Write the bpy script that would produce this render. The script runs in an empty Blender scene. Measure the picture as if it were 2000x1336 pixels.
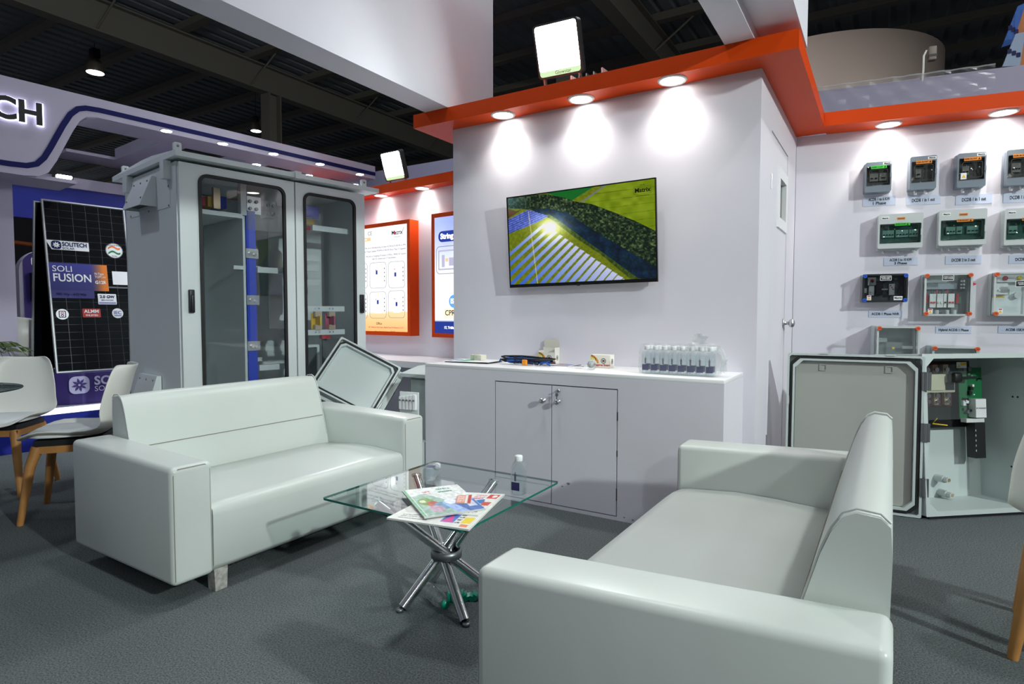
import bpy, bmesh, math, random
import numpy as np
from mathutils import Vector, Matrix

random.seed(7); np.random.seed(7)
SC = bpy.context.scene
COL = SC.collection

# ------------------------------------------------------------------ camera
W_PX, H_PX = 2000.0, 1336.0
F_PX = 1175.0
CAM_H = 1.12
YAW, PITCH, ROLL = [math.radians(a) for a in (31.71, 2.71, 0.05)]
_fwd = Vector((-math.sin(YAW) * math.cos(PITCH), math.cos(YAW) * math.cos(PITCH), -math.sin(PITCH)))
_right0 = Vector((math.cos(YAW), math.sin(YAW), 0))
_up0 = _right0.cross(_fwd)
_right = math.cos(ROLL) * _right0 + math.sin(ROLL) * _up0
_up = -math.sin(ROLL) * _right0 + math.cos(ROLL) * _up0
CAM_O = Vector((0, 0, CAM_H))
cam_data = bpy.data.cameras.new('camera')
cam = bpy.data.objects.new('camera', cam_data)
COL.objects.link(cam)
cam_data.sensor_width = 36.0
cam_data.sensor_fit = 'HORIZONTAL'
cam_data.lens = F_PX / W_PX * 36.0
cam_data.clip_start = 0.05
cam_data.clip_end = 200
cam.matrix_world = Matrix(((_right.x, _up.x, -_fwd.x, 0), (_right.y, _up.y, -_fwd.y, 0),
                           (_right.z, _up.z, -_fwd.z, CAM_H), (0, 0, 0, 1)))
SC.camera = cam

# ------------------------------------------------------------------ world, exposure
SC.view_settings.view_transform = 'Standard'
SC.view_settings.look = 'None'
SC.view_settings.gamma = 1.0
SC.view_settings.use_curve_mapping = False
SC.view_settings.exposure = 0.55
try:
    SC.cycles.use_denoising = True
    SC.cycles.max_bounces = 10
    SC.cycles.transparent_max_bounces = 24
    SC.cycles.sample_clamp_indirect = 6.0
    SC.cycles.caustics_reflective = False
    SC.cycles.caustics_refractive = False
except Exception:
    pass
world = bpy.data.worlds.new('hall')
SC.world = world
world.use_nodes = True
world.node_tree.nodes['Background'].inputs[0].default_value = (0.84, 0.86, 1.0, 1)
world.node_tree.nodes['Background'].inputs[1].default_value = 0.08

# light levels (W), one place to tune
P_DOWN = 17.0          # canopy downlights
P_FLOOD = 8.0        # floodlight on the canopy over the screen wall
P_FLOOD2 = 14.0       # floodlight over the poster wall
P_SIDE = 104.0        # floodlights on masts at the right-hand side of the stand; the second is added fill
P_HALL = 152.0        # added unseen high-bay lamps above the stand

# ------------------------------------------------------------------ pixel -> world helpers
def ray(x, y):
    return _right * ((x - 1000) / F_PX) - _up * ((y - 668) / F_PX) + _fwd
def onz(x, y, z):
    d = ray(x, y); return CAM_O + d * ((z - CAM_H) / d.z)
def ony(x, y, Y):
    d = ray(x, y); return CAM_O + d * (Y / d.y)
def onx(x, y, X):
    d = ray(x, y); return CAM_O + d * (X / d.x)

class Frame:
    """A vertical plane: origin o, x axis to the right as seen, y axis into the wall, z up."""
    def __init__(self, o, ang):
        self.o = Vector((o[0], o[1], 0)); self.a = math.radians(ang)
        self.x = Vector((math.cos(self.a), math.sin(self.a), 0))
        self.y = Vector((-math.sin(self.a), math.cos(self.a), 0))
    def px(self, x, y, off=0.0):
        d = ray(x, y); p0 = self.o + self.y * off
        t = (p0 - CAM_O).dot(self.y) / d.dot(self.y)
        P = CAM_O + d * t
        return (P - self.o).dot(self.x), P.z
    def pt(self, s, off, z):
        return self.o + self.x * s + self.y * off + Vector((0, 0, z))

# ------------------------------------------------------------------ materials
def lin(c):
    if isinstance(c, str):
        c = c.lstrip('#'); c = [int(c[i:i + 2], 16) / 255 for i in (0, 2, 4)]
        c = [x / 12.92 if x <= .04045 else ((x + .055) / 1.055) ** 2.4 for x in c]
    return (c[0], c[1], c[2], 1.0)
MATS = {}
def mat(name, col, rough=0.5, metal=0.0, spec=0.5, noise=None, bump=None, emit=None, estr=0.0, coat=0.0, trans=0.0):
    if name in MATS: return MATS[name]
    m = bpy.data.materials.new(name); MATS[name] = m
    m.use_nodes = True
    nt = m.node_tree; b = nt.nodes['Principled BSDF']
    b.inputs['Base Color'].default_value = lin(col)
    b.inputs['Roughness'].default_value = rough
    b.inputs['Metallic'].default_value = metal
    b.inputs['Specular IOR Level'].default_value = spec
    b.inputs['Coat Weight'].default_value = coat
    if emit is not None:
        b.inputs['Emission Color'].default_value = lin(emit)
        b.inputs['Emission Strength'].default_value = estr
    tc = None
    def coords():
        nonlocal tc
        if tc is None:
            tc = nt.nodes.new('ShaderNodeTexCoord')
        return tc.outputs['Object']
    if noise:   # (scale, detail, colour2, lo, hi)
        n = nt.nodes.new('ShaderNodeTexNoise'); n.inputs['Scale'].default_value = noise[0]
        n.inputs['Detail'].default_value = noise[1]
        nt.links.new(coords(), n.inputs['Vector'])
        r = nt.nodes.new('ShaderNodeValToRGB')
        r.color_ramp.elements[0].position = noise[3]; r.color_ramp.elements[1].position = noise[4]
        r.color_ramp.elements[0].color = lin(noise[2]); r.color_ramp.elements[1].color = lin(col)
        nt.links.new(n.outputs['Fac'], r.inputs['Fac'])
        nt.links.new(r.outputs['Color'], b.inputs['Base Color'])
    if bump:    # (scale, detail, strength, distance)
        n = nt.nodes.new('ShaderNodeTexNoise'); n.inputs['Scale'].default_value = bump[0]
        n.inputs['Detail'].default_value = bump[1]
        nt.links.new(coords(), n.inputs['Vector'])
        bp = nt.nodes.new('ShaderNodeBump'); bp.inputs['Strength'].default_value = bump[2]
        bp.inputs['Distance'].default_value = bump[3]
        nt.links.new(n.outputs['Fac'], bp.inputs['Height'])
        nt.links.new(bp.outputs['Normal'], b.inputs['Normal'])
    return m
def emis(name, col, s):
    if name in MATS: return MATS[name]
    m = bpy.data.materials.new(name); MATS[name] = m; m.use_nodes = True
    nt = m.node_tree; nt.nodes.clear()
    e = nt.nodes.new('ShaderNodeEmission'); e.inputs[0].default_value = lin(col); e.inputs[1].default_value = s
    o = nt.nodes.new('ShaderNodeOutputMaterial'); nt.links.new(e.outputs[0], o.inputs[0])
    return m
def clear(name, tint, ior=1.45, rough=0.02, white=0.0, bump=None):
    """thin clear plastic or glass: tinted see-through with Fresnel reflection"""
    if name in MATS: return MATS[name]
    m = bpy.data.materials.new(name); MATS[name] = m; m.use_nodes = True
    nt = m.node_tree; nt.nodes.clear()
    t = nt.nodes.new('ShaderNodeBsdfTransparent'); t.inputs[0].default_value = lin(tint)
    g = nt.nodes.new('ShaderNodeBsdfGlossy'); g.inputs['Roughness'].default_value = rough
    g.inputs[0].default_value = (1, 1, 1, 1)
    # Schlick reflectance from the facing angle, the same for both sides of a thin sheet
    f0 = ((ior - 1) / (ior + 1)) ** 2
    f = nt.nodes.new('ShaderNodeLayerWeight'); f.inputs['Blend'].default_value = .5
    pw = nt.nodes.new('ShaderNodeMath'); pw.operation = 'POWER'; pw.inputs[1].default_value = 5
    ma = nt.nodes.new('ShaderNodeMath'); ma.operation = 'MULTIPLY_ADD'; ma.inputs[1].default_value = 1 - f0; ma.inputs[2].default_value = f0
    mx = nt.nodes.new('ShaderNodeMixShader')
    nt.links.new(f.outputs['Facing'], pw.inputs[0]); nt.links.new(pw.outputs[0], ma.inputs[0])
    nt.links.new(ma.outputs[0], mx.inputs[0]); nt.links.new(t.outputs[0], mx.inputs[1]); nt.links.new(g.outputs[0], mx.inputs[2])
    last = mx
    if white > 0:
        d = nt.nodes.new('ShaderNodeBsdfDiffuse'); d.inputs[0].default_value = (.85, .88, .9, 1)
        m2 = nt.nodes.new('ShaderNodeMixShader'); m2.inputs[0].default_value = white
        nt.links.new(mx.outputs[0], m2.inputs[1]); nt.links.new(d.outputs[0], m2.inputs[2]); last = m2
    if bump:
        tc = nt.nodes.new('ShaderNodeTexCoord')
        n = nt.nodes.new('ShaderNodeTexNoise'); n.inputs['Scale'].default_value = bump[0]
        bp = nt.nodes.new('ShaderNodeBump'); bp.inputs['Strength'].default_value = bump[1]; bp.inputs['Distance'].default_value = bump[2]
        nt.links.new(tc.outputs['Object'], n.inputs['Vector']); nt.links.new(n.outputs['Fac'], bp.inputs['Height'])
        nt.links.new(bp.outputs['Normal'], g.inputs['Normal']); nt.links.new(bp.outputs['Normal'], f.inputs['Normal'])
    o = nt.nodes.new('ShaderNodeOutputMaterial'); nt.links.new(last.outputs[0], o.inputs[0])
    return m
def vcol(name, strength=None, rough=0.45):
    """flat print or screen whose colours are stored on the mesh ('Col')"""
    if name in MATS: return MATS[name]
    m = bpy.data.materials.new(name); MATS[name] = m; m.use_nodes = True
    nt = m.node_tree; b = nt.nodes['Principled BSDF']
    a = nt.nodes.new('ShaderNodeVertexColor'); a.layer_name = 'Col'
    if strength is None:
        nt.links.new(a.outputs[0], b.inputs['Base Color']); b.inputs['Roughness'].default_value = rough
    else:
        b.inputs['Base Color'].default_value = (.005, .005, .005, 1); b.inputs['Roughness'].default_value = .12
        nt.links.new(a.outputs[0], b.inputs['Emission Color']); b.inputs['Emission Strength'].default_value = strength
    return m

WHITE = mat('painted_board', '#e3e0e8', .5, spec=.3, noise=(1.3, 4, '#dcd9e2', .3, .7))
WHITE2 = mat('white_laminate', '#efeff0', .35, spec=.4)
ORANGE = mat('orange_vinyl', (0.66, 0.058, 0.002), .45, spec=.15)
LEATHER = mat('white_leatherette', '#d4dad6', .33, spec=.4, noise=(2.2, 3, '#ced4cf', .35, .65), bump=(7, 3, .12, .008))
STAIN = mat('worn_leatherette', '#c9c2b4', .5, noise=(14, 5, '#a99f8e', .3, .75))
SEAM = mat('dirty_seam', '#8f8a80', .8)
CARPET = mat('grey_carpet', '#757b7c', 1.0, spec=.05, noise=(170, 3, '#484d4e', .30, .68), bump=(260, 2, .9, .004))
CABP = mat('powder_coat_grey', '#dde4e4', .42, spec=.4, bump=(380, 2, .08, .001))
CABIN = mat('cabinet_inner_grey', '#dde4e5', .5, spec=.3)
POLY = mat('polyester_grey', '#c3cdcb', .5, spec=.35)
RUB = mat('black_rubber', (.008, .008, .009), .6)
BLACK = mat('black_plastic', (.012, .012, .013), .4)
CHROME = mat('chrome', (.75, .76, .77), .14, 1.0)
STEEL = mat('zinc_steel', (.62, .64, .66), .32, 1.0)
DSTEEL = mat('dark_steel', (.22, .23, .24), .4, .8)
COPPER = mat('tinned_copper', (.80, .66, .45), .35, .9)
WOOD = mat('beech_wood', '#c08a4e', .5, noise=(9, 5, '#a9733b', .3, .7))
SHELL = mat('white_shell_plastic', '#e6e5de', .38)
PAD = mat('white_pad', '#e9ebea', .5)
BLUE = mat('busbar_blue', (.006, .055, .62), .4)
RED = mat('busbar_red', (.62, .012, .03), .4)
YEL = mat('busbar_yellow', (.85, .55, .01), .4)
TEXTK = mat('print_black', (.01, .01, .012), .6)
TEXTW = mat('print_white', (.85, .85, .86), .5)
NAVY = mat('navy_vinyl', (.005, .006, .075), .45, spec=.2)
GLASS = clear('tinted_glass', (.90, .92, .925), 1.42, .01)
CLEARP = clear('clear_plastic', (.96, .98, .98), 1.30, .06, white=.03)
PET = clear('pet_bottle', (.94, .955, .955), 1.5, .06, white=.05, bump=(90, .5, .008))
WRAP = clear('shrink_wrap', (.98, .985, .985), 1.3, .14, white=.08, bump=(38, .9, .02))
LIT = emis('lamp_diffuser', (1, .97, .92), 14)
LITC = emis('led_cool', (.86, 1, .97), 22)

# ------------------------------------------------------------------ mesh builder
class MB:
    def __init__(self): self.v = []; self.f = []; self.smooth = []
    def add(self, verts, faces, smooth=False):
        k = len(self.v); self.v += [tuple(p) for p in verts]
        for q in faces: self.f.append(tuple(i + k for i in q)); self.smooth.append(smooth)
        return self
    def box(self, x0, x1, y0, y1, z0, z1, M=None):
        v = [Vector((x, y, z)) for z in (z0, z1) for y in (y0, y1) for x in (x0, x1)]
        if M is not None: v = [M @ p for p in v]
        return self.add(v, [(0, 2, 3, 1), (4, 5, 7, 6), (0, 1, 5, 4), (2, 6, 7, 3), (0, 4, 6, 2), (1, 3, 7, 5)])
    def rbox(self, x0, x1, y0, y1, z0, z1, r, seg=3, M=None, sub=None):
        bm = bmesh.new(); bmesh.ops.create_cube(bm, size=1)
        for p in bm.verts: p.co = Vector((x0 + (p.co.x + .5) * (x1 - x0), y0 + (p.co.y + .5) * (y1 - y0), z0 + (p.co.z + .5) * (z1 - z0)))
        bmesh.ops.bevel(bm, geom=list(bm.edges), offset=r, segments=seg, profile=.5, affect='EDGES')
        self.bm(bm, M, True)
        return self
    def bm(self, bm, M=None, smooth=False):
        bm.verts.index_update()
        self.add([(M @ p.co if M is not None else p.co.copy()) for p in bm.verts], [[q.index for q in f.verts] for f in bm.faces], smooth)
        bm.free(); return self
    def cyl(self, p0, p1, r0, r1=None, n=16, caps=True):
        r1 = r0 if r1 is None else r1
        p0 = Vector(p0); p1 = Vector(p1); d = (p1 - p0).normalized()
        a = d.orthogonal().normalized(); b = d.cross(a)
        v = []
        for p, r in ((p0, r0), (p1, r1)):
            v += [p + (a * math.cos(2 * math.pi * i / n) + b * math.sin(2 * math.pi * i / n)) * r for i in range(n)]
        self.add(v, [(i, (i + 1) % n, n + (i + 1) % n, n + i) for i in range(n)], True)
        if caps: self.add(v, [tuple(range(n))[::-1], tuple(range(n, 2 * n))])
        return self
    def tube(self, pts, r, n=8, closed=False):
        pts = [Vector(p) for p in pts]; m = len(pts); rings = []
        a = None
        for i, p in enumerate(pts):
            if closed: d = pts[(i + 1) % m] - pts[i - 1]
            else: d = pts[min(i + 1, m - 1)] - pts[max(i - 1, 0)]
            d.normalize()
            if a is None: a = d.orthogonal().normalized()
            else:
                a = a - d * a.dot(d); a.normalize()
            b = d.cross(a)
            rr = r[i] if isinstance(r, (list, tuple)) else r
            rings.append([p + (a * math.cos(2 * math.pi * k / n) + b * math.sin(2 * math.pi * k / n)) * rr for k in range(n)])
        v = [q for ring in rings for q in ring]
        fs = []
        for i in range(m if closed else m - 1):
            j = (i + 1) % m
            for k in range(n): fs.append((i * n + k, i * n + (k + 1) % n, j * n + (k + 1) % n, j * n + k))
        self.add(v, fs, True)
        if not closed: self.add(v, [tuple(range(n))[::-1], tuple(range((m - 1) * n, m * n))])
        return self
    def lathe(self, prof, c=(0, 0, 0), n=20, M=None, sq=0.0):
        c = Vector(c); v = []
        for r, z in prof:
            for i in range(n):
                t = 2 * math.pi * i / n
                k = 1.0
                if sq: k = (abs(math.cos(t)) ** 6 + abs(math.sin(t)) ** 6) ** (-1 / 6) * (1 - sq * .12) if r > .012 else 1
                p = c + Vector((r * k * math.cos(t), r * k * math.sin(t), z)); v.append(M @ p if M is not None else p)
        m = len(prof)
        self.add(v, [(j * n + i, j * n + (i + 1) % n, (j + 1) * n + (i + 1) % n, (j + 1) * n + i) for j in range(m - 1) for i in range(n)], True)
        self.add(v, [tuple(range(n))[::-1], tuple(range((m - 1) * n, m * n))])
        return self
    def prism(self, poly, y0, y1, axis='y', M=None):
        """poly in (x,z) pushed along y (or (x,y) along z for axis 'z', (y,z) along x for 'x')"""
        n = len(poly)
        def P(a, b, h): return Vector((a, h, b)) if axis == 'y' else (Vector((a, b, h)) if axis == 'z' else Vector((h, a, b)))
        v = [P(a, b, y0) for a, b in poly] + [P(a, b, y1) for a, b in poly]
        if M is not None: v = [M @ p for p in v]
        self.add(v, [tuple(range(n)), tuple(range(n, 2 * n))[::-1]] + [(i, n + i, n + (i + 1) % n, (i + 1) % n) for i in range(n)])
        return self
    def ring(self, outer, inner, y0, y1):
        """frame between two (x,z) loops of equal length, pushed along y"""
        n = len(outer)
        v = [Vector((a, y0, b)) for a, b in outer] + [Vector((a, y0, b)) for a, b in inner] + \
            [Vector((a, y1, b)) for a, b in outer] + [Vector((a, y1, b)) for a, b in inner]
        fs = []
        for i in range(n):
            j = (i + 1) % n
            fs += [(i, j, n + j, n + i), (2 * n + i, 3 * n + i, 3 * n + j, 2 * n + j), (i, 2 * n + i, 2 * n + j, j), (n + i, n + j, 3 * n + j, 3 * n + i)]
        self.add(v, fs); return self
    def mesh(self, name):
        me = bpy.data.meshes.new(name); me.from_pydata(self.v, [], self.f); me.update()
        bm = bmesh.new(); bm.from_mesh(me); bmesh.ops.recalc_face_normals(bm, faces=bm.faces); bm.to_mesh(me); bm.free()
        for p, s in zip(me.polygons, self.smooth): p.use_smooth = s
        return me

def rrect(x0, x1, z0, z1, r, n=5):
    out = []
    for cx, cz, a0 in ((x1 - r, z1 - r, 0), (x0 + r, z1 - r, 90), (x0 + r, z0 + r, 180), (x1 - r, z0 + r, 270)):
        for i in range(n + 1):
            t = math.radians(a0 + 90 * i / n); out.append((cx + r * math.cos(t), cz + r * math.sin(t)))
    return out
def circ(cx, cz, r, n=24): return [(cx + r * math.cos(2 * math.pi * i / n), cz + r * math.sin(2 * math.pi * i / n)) for i in range(n)]

def obj(name, mb, m, parent=None, loc=None, rot=None):
    me = mb.mesh(name) if isinstance(mb, MB) else mb
    o = bpy.data.objects.new(name, me); COL.objects.link(o)
    if m is not None and not me.materials: me.materials.append(m)
    if parent is not None: o.parent = parent
    if loc is not None: o.location = loc
    if rot is not None: o.rotation_euler = rot
    return o
def tag(o, label, cat, group=None):
    o['label'] = label; o['category'] = cat
    if group: o['group'] = group
    return o
def thing(name, label, cat, loc=(0, 0, 0), rotz=0.0, group=None):
    o = bpy.data.objects.new(name, None); COL.objects.link(o); o.empty_display_size = .1
    o.location = loc; o.rotation_euler = (0, 0, rotz)
    return tag(o, label, cat, group)
def struct(name, mb, m, label=None, loc=None, rot=None):
    o = obj(name, mb, m, None, loc, rot); o['kind'] = 'structure'
    if label: o['label'] = label
    return o
def copy_tree(o, parent=None):
    c = o.copy(); COL.objects.link(c); c.parent = parent
    for ch in list(o.children): copy_tree(ch, c)
    return c
def text(s, size, m, parent, x, z, y=-.001, align='CENTER', bold=0.0, depth=.0006, name='lettering', M=None, squash=1.0, maxw=None):
    cu = bpy.data.curves.new('t', 'FONT'); cu.body = s; cu.size = size; cu.align_x = align; cu.align_y = 'CENTER'
    cu.offset = bold; cu.extrude = depth; cu.resolution_u = 3; cu.space_line = .95
    t = bpy.data.objects.new('t', cu)
    me = bpy.data.meshes.new_from_object(t)
    bpy.data.objects.remove(t); bpy.data.curves.remove(cu)
    if maxw:
        xs_ = [p.co.x for p in me.vertices]; wid = (max(xs_) - min(xs_)) * squash
        if wid > maxw: squash *= maxw / wid
    R = Matrix(((squash, 0, 0, x), (0, 0, -1, y), (0, 1, 0, z), (0, 0, 0, 1)))
    me.transform(R if M is None else M @ R)
    me.materials.clear(); me.name = name
    return obj(name, me, m, parent)
def light(name, kind, parent, loc, power, col=(1, 1, 1), size=.1, rot=None, target=None, spot=None, blend=.5, spread=None):
    L = bpy.data.lights.new(name, kind); L.energy = power; L.color = col
    if kind == 'AREA':
        L.size = size; L.shape = 'SQUARE'
        if spread: L.spread = math.radians(spread)
    else: L.shadow_soft_size = size
    if kind == 'SPOT': L.spot_size = math.radians(spot); L.spot_blend = blend
    o = bpy.data.objects.new(name, L); COL.objects.link(o)
    if parent is not None: o.parent = parent
    o.location = loc
    if target is not None:
        d = Vector(target) - Vector(loc); o.rotation_euler = d.to_track_quat('-Z', 'Y').to_euler()
    elif rot is not None: o.rotation_euler = rot
    return o
def paint_mesh(name, quad, nu, nv, fn):
    """grid over a quad (4 Vectors TL TR BR BL) coloured by fn(u,v)->Nx3 (sRGB 0..1)"""
    us, vs = np.meshgrid(np.linspace(0, 1, nu + 1), np.linspace(0, 1, nv + 1))
    U = us.ravel(); V = vs.ravel()
    q = [np.array(p) for p in quad]
    P = ((1 - U) * (1 - V))[:, None] * q[0] + (U * (1 - V))[:, None] * q[1] + (U * V)[:, None] * q[2] + ((1 - U) * V)[:, None] * q[3]
    idx = np.arange((nu + 1) * (nv + 1)).reshape(nv + 1, nu + 1)
    F = np.stack([idx[:-1, :-1], idx[1:, :-1], idx[1:, 1:], idx[:-1, 1:]], -1).reshape(-1, 4)
    me = bpy.data.meshes.new(name); me.from_pydata(P.tolist(), [], F.tolist()); me.update()
    c = np.clip(fn(U, V), 0, 1); c = np.where(c <= .04045, c / 12.92, ((c + .055) / 1.055) ** 2.4)
    at = me.color_attributes.new('Col', 'FLOAT_COLOR', 'POINT')
    at.data.foreach_set('color', np.concatenate([c, np.ones((len(c), 1))], 1).ravel().astype(np.float32))
    return me
def inpoly(X, Y, poly):
    ins = np.zeros(len(X), bool); n = len(poly)
    for i in range(n):
        x0, y0 = poly[i]; x1, y1 = poly[(i + 1) % n]
        if y0 == y1: continue
        c = ((y0 > Y) != (y1 > Y)) & (X < (x1 - x0) * (Y - y0) / (y1 - y0) + x0); ins ^= c
    return ins
def vnoise(X, Y, sc, seed=0):
    rs = np.random.RandomState(seed); T = rs.rand(64, 64)
    x = X * sc; y = Y * sc; xi = np.floor(x).astype(int); yi = np.floor(y).astype(int); fx = x - xi; fy = y - yi
    fx = fx * fx * (3 - 2 * fx); fy = fy * fy * (3 - 2 * fy)
    g = lambda a, b: T[a % 64, b % 64]
    return (g(xi, yi) * (1 - fx) + g(xi + 1, yi) * fx) * (1 - fy) + (g(xi, yi + 1) * (1 - fx) + g(xi + 1, yi + 1) * fx) * fy

# ================================================================== STRUCTURE
TVF = Frame((0, 3.5), 0)
PRF = Frame((-.588, 4.99), 8.84)
POF = Frame((-3.796, 4.981), -5.64)
CBF = Frame((-3.72, 2.105), 81.3)
SOF = Frame((-5.87, 1.9), 84.0)
ZC, ZCT = 2.434, 2.528          # canopy underside and top
XL, XR, YT = -2.66, -.59, 3.5   # screen room: left, right, front
YC = 3.03                        # counter front
def P2(fr, s, off): p = fr.pt(s, off, 0); return (p.x, p.y)

struct('floor', MB().add([(-30, -8, 0), (20, -8, 0), (20, 34, 0), (-30, 34, 0)], [(0, 1, 2, 3)]), CARPET, 'grey needle-felt exhibition carpet')
struct('wall_front', MB().box(XL, XR, YT, YT + .05, 0, ZC), WHITE, 'white painted panel wall behind the television')
struct('wall_side_left', MB().box(XL, XL + .05, YT + .05, 4.84, 0, ZC), WHITE)
# poster wall (back left) and product wall (back right)
def slab(fr, s0, s1, o0, o1, z0, z1):
    m = MB(); m.prism([P2(fr, s0, o0), P2(fr, s1, o0), P2(fr, s1, o1), P2(fr, s0, o1)], z0, z1, 'z'); return m
struct('wall_back_left', slab(POF, -3.2, 1.16, 0, .05, 0, ZC), WHITE, 'white panel wall behind the orange light boxes')
struct('wall_back_right', slab(PRF, 0.0, 3.2, 0, .05, 0, ZC), WHITE, 'white panel wall hung with sample boxes')

# side wall of the screen room with its flush door
dy0 = onx(1508, 255, XR).y; dy1 = onx(1539.5, 306, XR).y; dzt = 2.203
m = MB().box(XR - .045, XR, YT + .05, dy0, 0, ZC).box(XR - .045, XR, dy1, 4.985, 0, ZC).box(XR - .045, XR, dy0, dy1, dzt, ZC)
struct('wall_side_right', m, WHITE, 'white side wall with a flush door')
struct('wall_gap_shade', MB().box(XR - .32, XR - .30, YT + .06, 4.98, 0, ZC), BLACK)  # black sheet stands in for the shade behind the door gaps
door = bpy.data.objects.new('door_1', None); COL.objects.link(door); door['kind'] = 'structure'
door['label'] = 'white flush door with a small dark window and steel knob'
door.location = (XR, dy0, 0); door.rotation_euler = (0, 0, math.radians(90))   # local x along +Y, local y into the room (-X)
dw = dy1 - dy0
wy0 = onx(1519.5, 400, XR).y - dy0; wy1 = onx(1536, 400, XR).y - dy0
wz1 = onx(1519.5, 325, XR).z; wz0 = onx(1519.5, 440, XR).z
g = .006
mm = MB().box(g, wy0, .004, .04, .012, dzt - g).box(wy1, dw - g, .004, .04, .012, dzt - g).box(wy0, wy1, .004, .04, .012, wz0).box(wy0, wy1, .004, .04, wz1, dzt - g)
obj('door_leaf', mm, WHITE, door)
fr_ = .055
obj('window_frame', MB().ring([(wy0 - .01, wz0 - .012), (wy1 + .01, wz0 - .012), (wy1 + .01, wz1 + .012), (wy0 - .01, wz1 + .012)],
    [(wy0 + fr_, wz0 + .055), (wy1 - fr_, wz0 + .055), (wy1 - fr_, wz1 - .055), (wy0 + fr_, wz1 - .055)], -.006, .03), WHITE2, door)
obj('window_pane', MB().box(wy0 + fr_, wy1 - fr_, .022, .026, wz0 + .055, wz1 - .055), mat('dark_glass', (.015, .018, .02), .05), door)
kz = onx(1545, 631, XR + .04).z
k = obj('knob', MB().lathe([(.0, 0), (.031, .001), (.031, .008), (.012, .010), (.012, .035), (.026, .042), (.030, .055), (.026, .068), (.012, .074), (0, .075)], n=20,
        M=Matrix.Translation((dw - .05, .003, kz)) @ Matrix.Rotation(math.radians(90), 4, 'X')), STEEL, door)
obj('hinge', MB().cyl((.004, -.002, 1.86), (.004, -.002, 1.95), .005).cyl((.004, -.002, .3), (.004, -.002, .39), .005), STEEL, door)

# orange canopies
poly = [(-2.882, 3.328), (-.392, 3.328), (-.392, 4.985), (XR, 4.985), (XR, YT), (XL, YT), (XL, 4.80), (-2.882, 4.80)]
struct('trim_1', MB().prism(poly, ZC, ZCT, 'z'), ORANGE, 'orange canopy edge over the screen wall')
poly = [(-.391, 4.795), P2(PRF, 3.2, -.185), P2(PRF, 3.2, 0.03), P2(PRF, .2, .03)]
struct('trim_2', MB().prism(poly, ZC, ZCT, 'z'), ORANGE, 'orange canopy edge over the sample boxes')
poly = [P2(POF, -3.2, -.155), P2(POF, .86, -.155), P2(POF, .86, .03), P2(POF, -3.2, .03)]
struct('trim_3', MB().prism(poly, ZC, ZCT, 'z'), ORANGE, 'orange canopy edge over the light boxes')

# white overhead beams resting on the canopy
struct('trim_4', MB().box(-2.775, -2.575, -1.6, 3.89, ZCT, 4.3), WHITE, 'white boxed overhead beam above the left end of the orange canopy')
m = MB().box(-.748, -.602, -1.6, 3.73, ZCT, 4.3).box(-.602, -.398, -1.6, 3.73, ZCT + .055, 4.3)
struct('trim_5', m, WHITE, 'white boxed overhead beam above the right corner of the orange canopy')

# recessed downlights
RINGM = mat('downlight_ring', '#e8e4de', .4)
def make_downlight(x, y, label, group, aim=(0, .05), p=P_DOWN, mt=RINGM):
    t = thing('downlight', label, 'downlight', (x, y, ZC), 0, group)
    obj('trim_ring', MB().lathe([(.063, -.001), (.066, -.007), (.078, -.007), (.083, -.001), (.083, .0), (.063, 0)], n=28), mt, t)
    obj('diffuser', MB().lathe([(0, -.0035), (.063, -.0035), (.063, -.001), (0, -.001)], n=28), LIT, t)
    light('lamp', 'SPOT', t, (0, 0, -.012), p, (1, .95, .88), .06, target=(aim[0], aim[1], -1), spot=124, blend=1.0)
    return t
for (px, py), w in zip(((978, 222), (1129, 189), (1309, 152)), ('leftmost of three, by the white beam', 'middle of three, under the floodlight', 'rightmost of three, nearest the orange corner')):
    q = onz(px, py, ZC); make_downlight(q.x, 3.413, 'round recessed downlight over the television wall, ' + w, 'canopy downlights', (0, .12))
for (px, py), w in zip(((1736, 242), (1963, 217)), ('above the first small box', 'at the right edge of the picture')):
    q = onz(px, py, ZC); s = (q - PRF.o).dot(PRF.x); c = PRF.pt(s, -.10, ZC)
    make_downlight(c.x, c.y, 'round recessed downlight in the sample wall canopy, ' + w, 'canopy downlights', (0, .12))
for (px, py), w in zip(((747, 382.5), (827, 368)), ('beside the grey cabinet roof', 'between the light boxes')):
    q = onz(px, py, ZC); s = (q - POF.o).dot(POF.x); c = POF.pt(s, -.082, ZC)
    make_downlight(c.x, c.y, 'round recessed downlight in the light box canopy, ' + w, 'canopy downlights', (0, .12))
s_ = 1.6 - .3
c = PRF.pt(1.75, -.10, ZC); make_downlight(c.x, c.y, 'round recessed downlight further along the sample wall canopy', 'canopy downlights', (0, .12))
c = POF.pt(-2.2, -.082, ZC); make_downlight(c.x, c.y, 'round recessed downlight in the light box canopy behind the grey cabinet', 'canopy downlights', (0, .12))

# ------------------------------------------------------------------ hall roof
ROOF = mat('roof_sheet', '#a3aaae', .55, 0, noise=(.35, 3, '#868d92', .3, .7))
ROOFS = mat('roof_steel', '#857f74', .6)
zr = 7.0
m = MB(); v = []; xs = []
x = -34.0
prof = ((0, 0), (.05, .035), (.09, .035), (.14, 0))
while x < 18:
    for dx, dz in prof: xs.append((x + dx, zr + dz))
    x += .32
v = [(a, 0.5, b) for a, b in xs] + [(a, 34, b) for a, b in xs]
n = len(xs); m.add(v, [(i, i + 1, n + i + 1, n + i) for i in range(n - 1)])
roof = struct('ceiling', m, ROOF, 'dark corrugated hall roof on steel purlins')
pm = MB().box(-34, 18, -.045, .045, -.17, -.02).box(-34, 18, -.09, .09, -.19, -.17).mesh('purlin'); pm.materials.append(ROOFS)
for k in range(19): obj('purlin', pm, None, roof, (0, 2.4 + 1.56 * k, zr))
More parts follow.
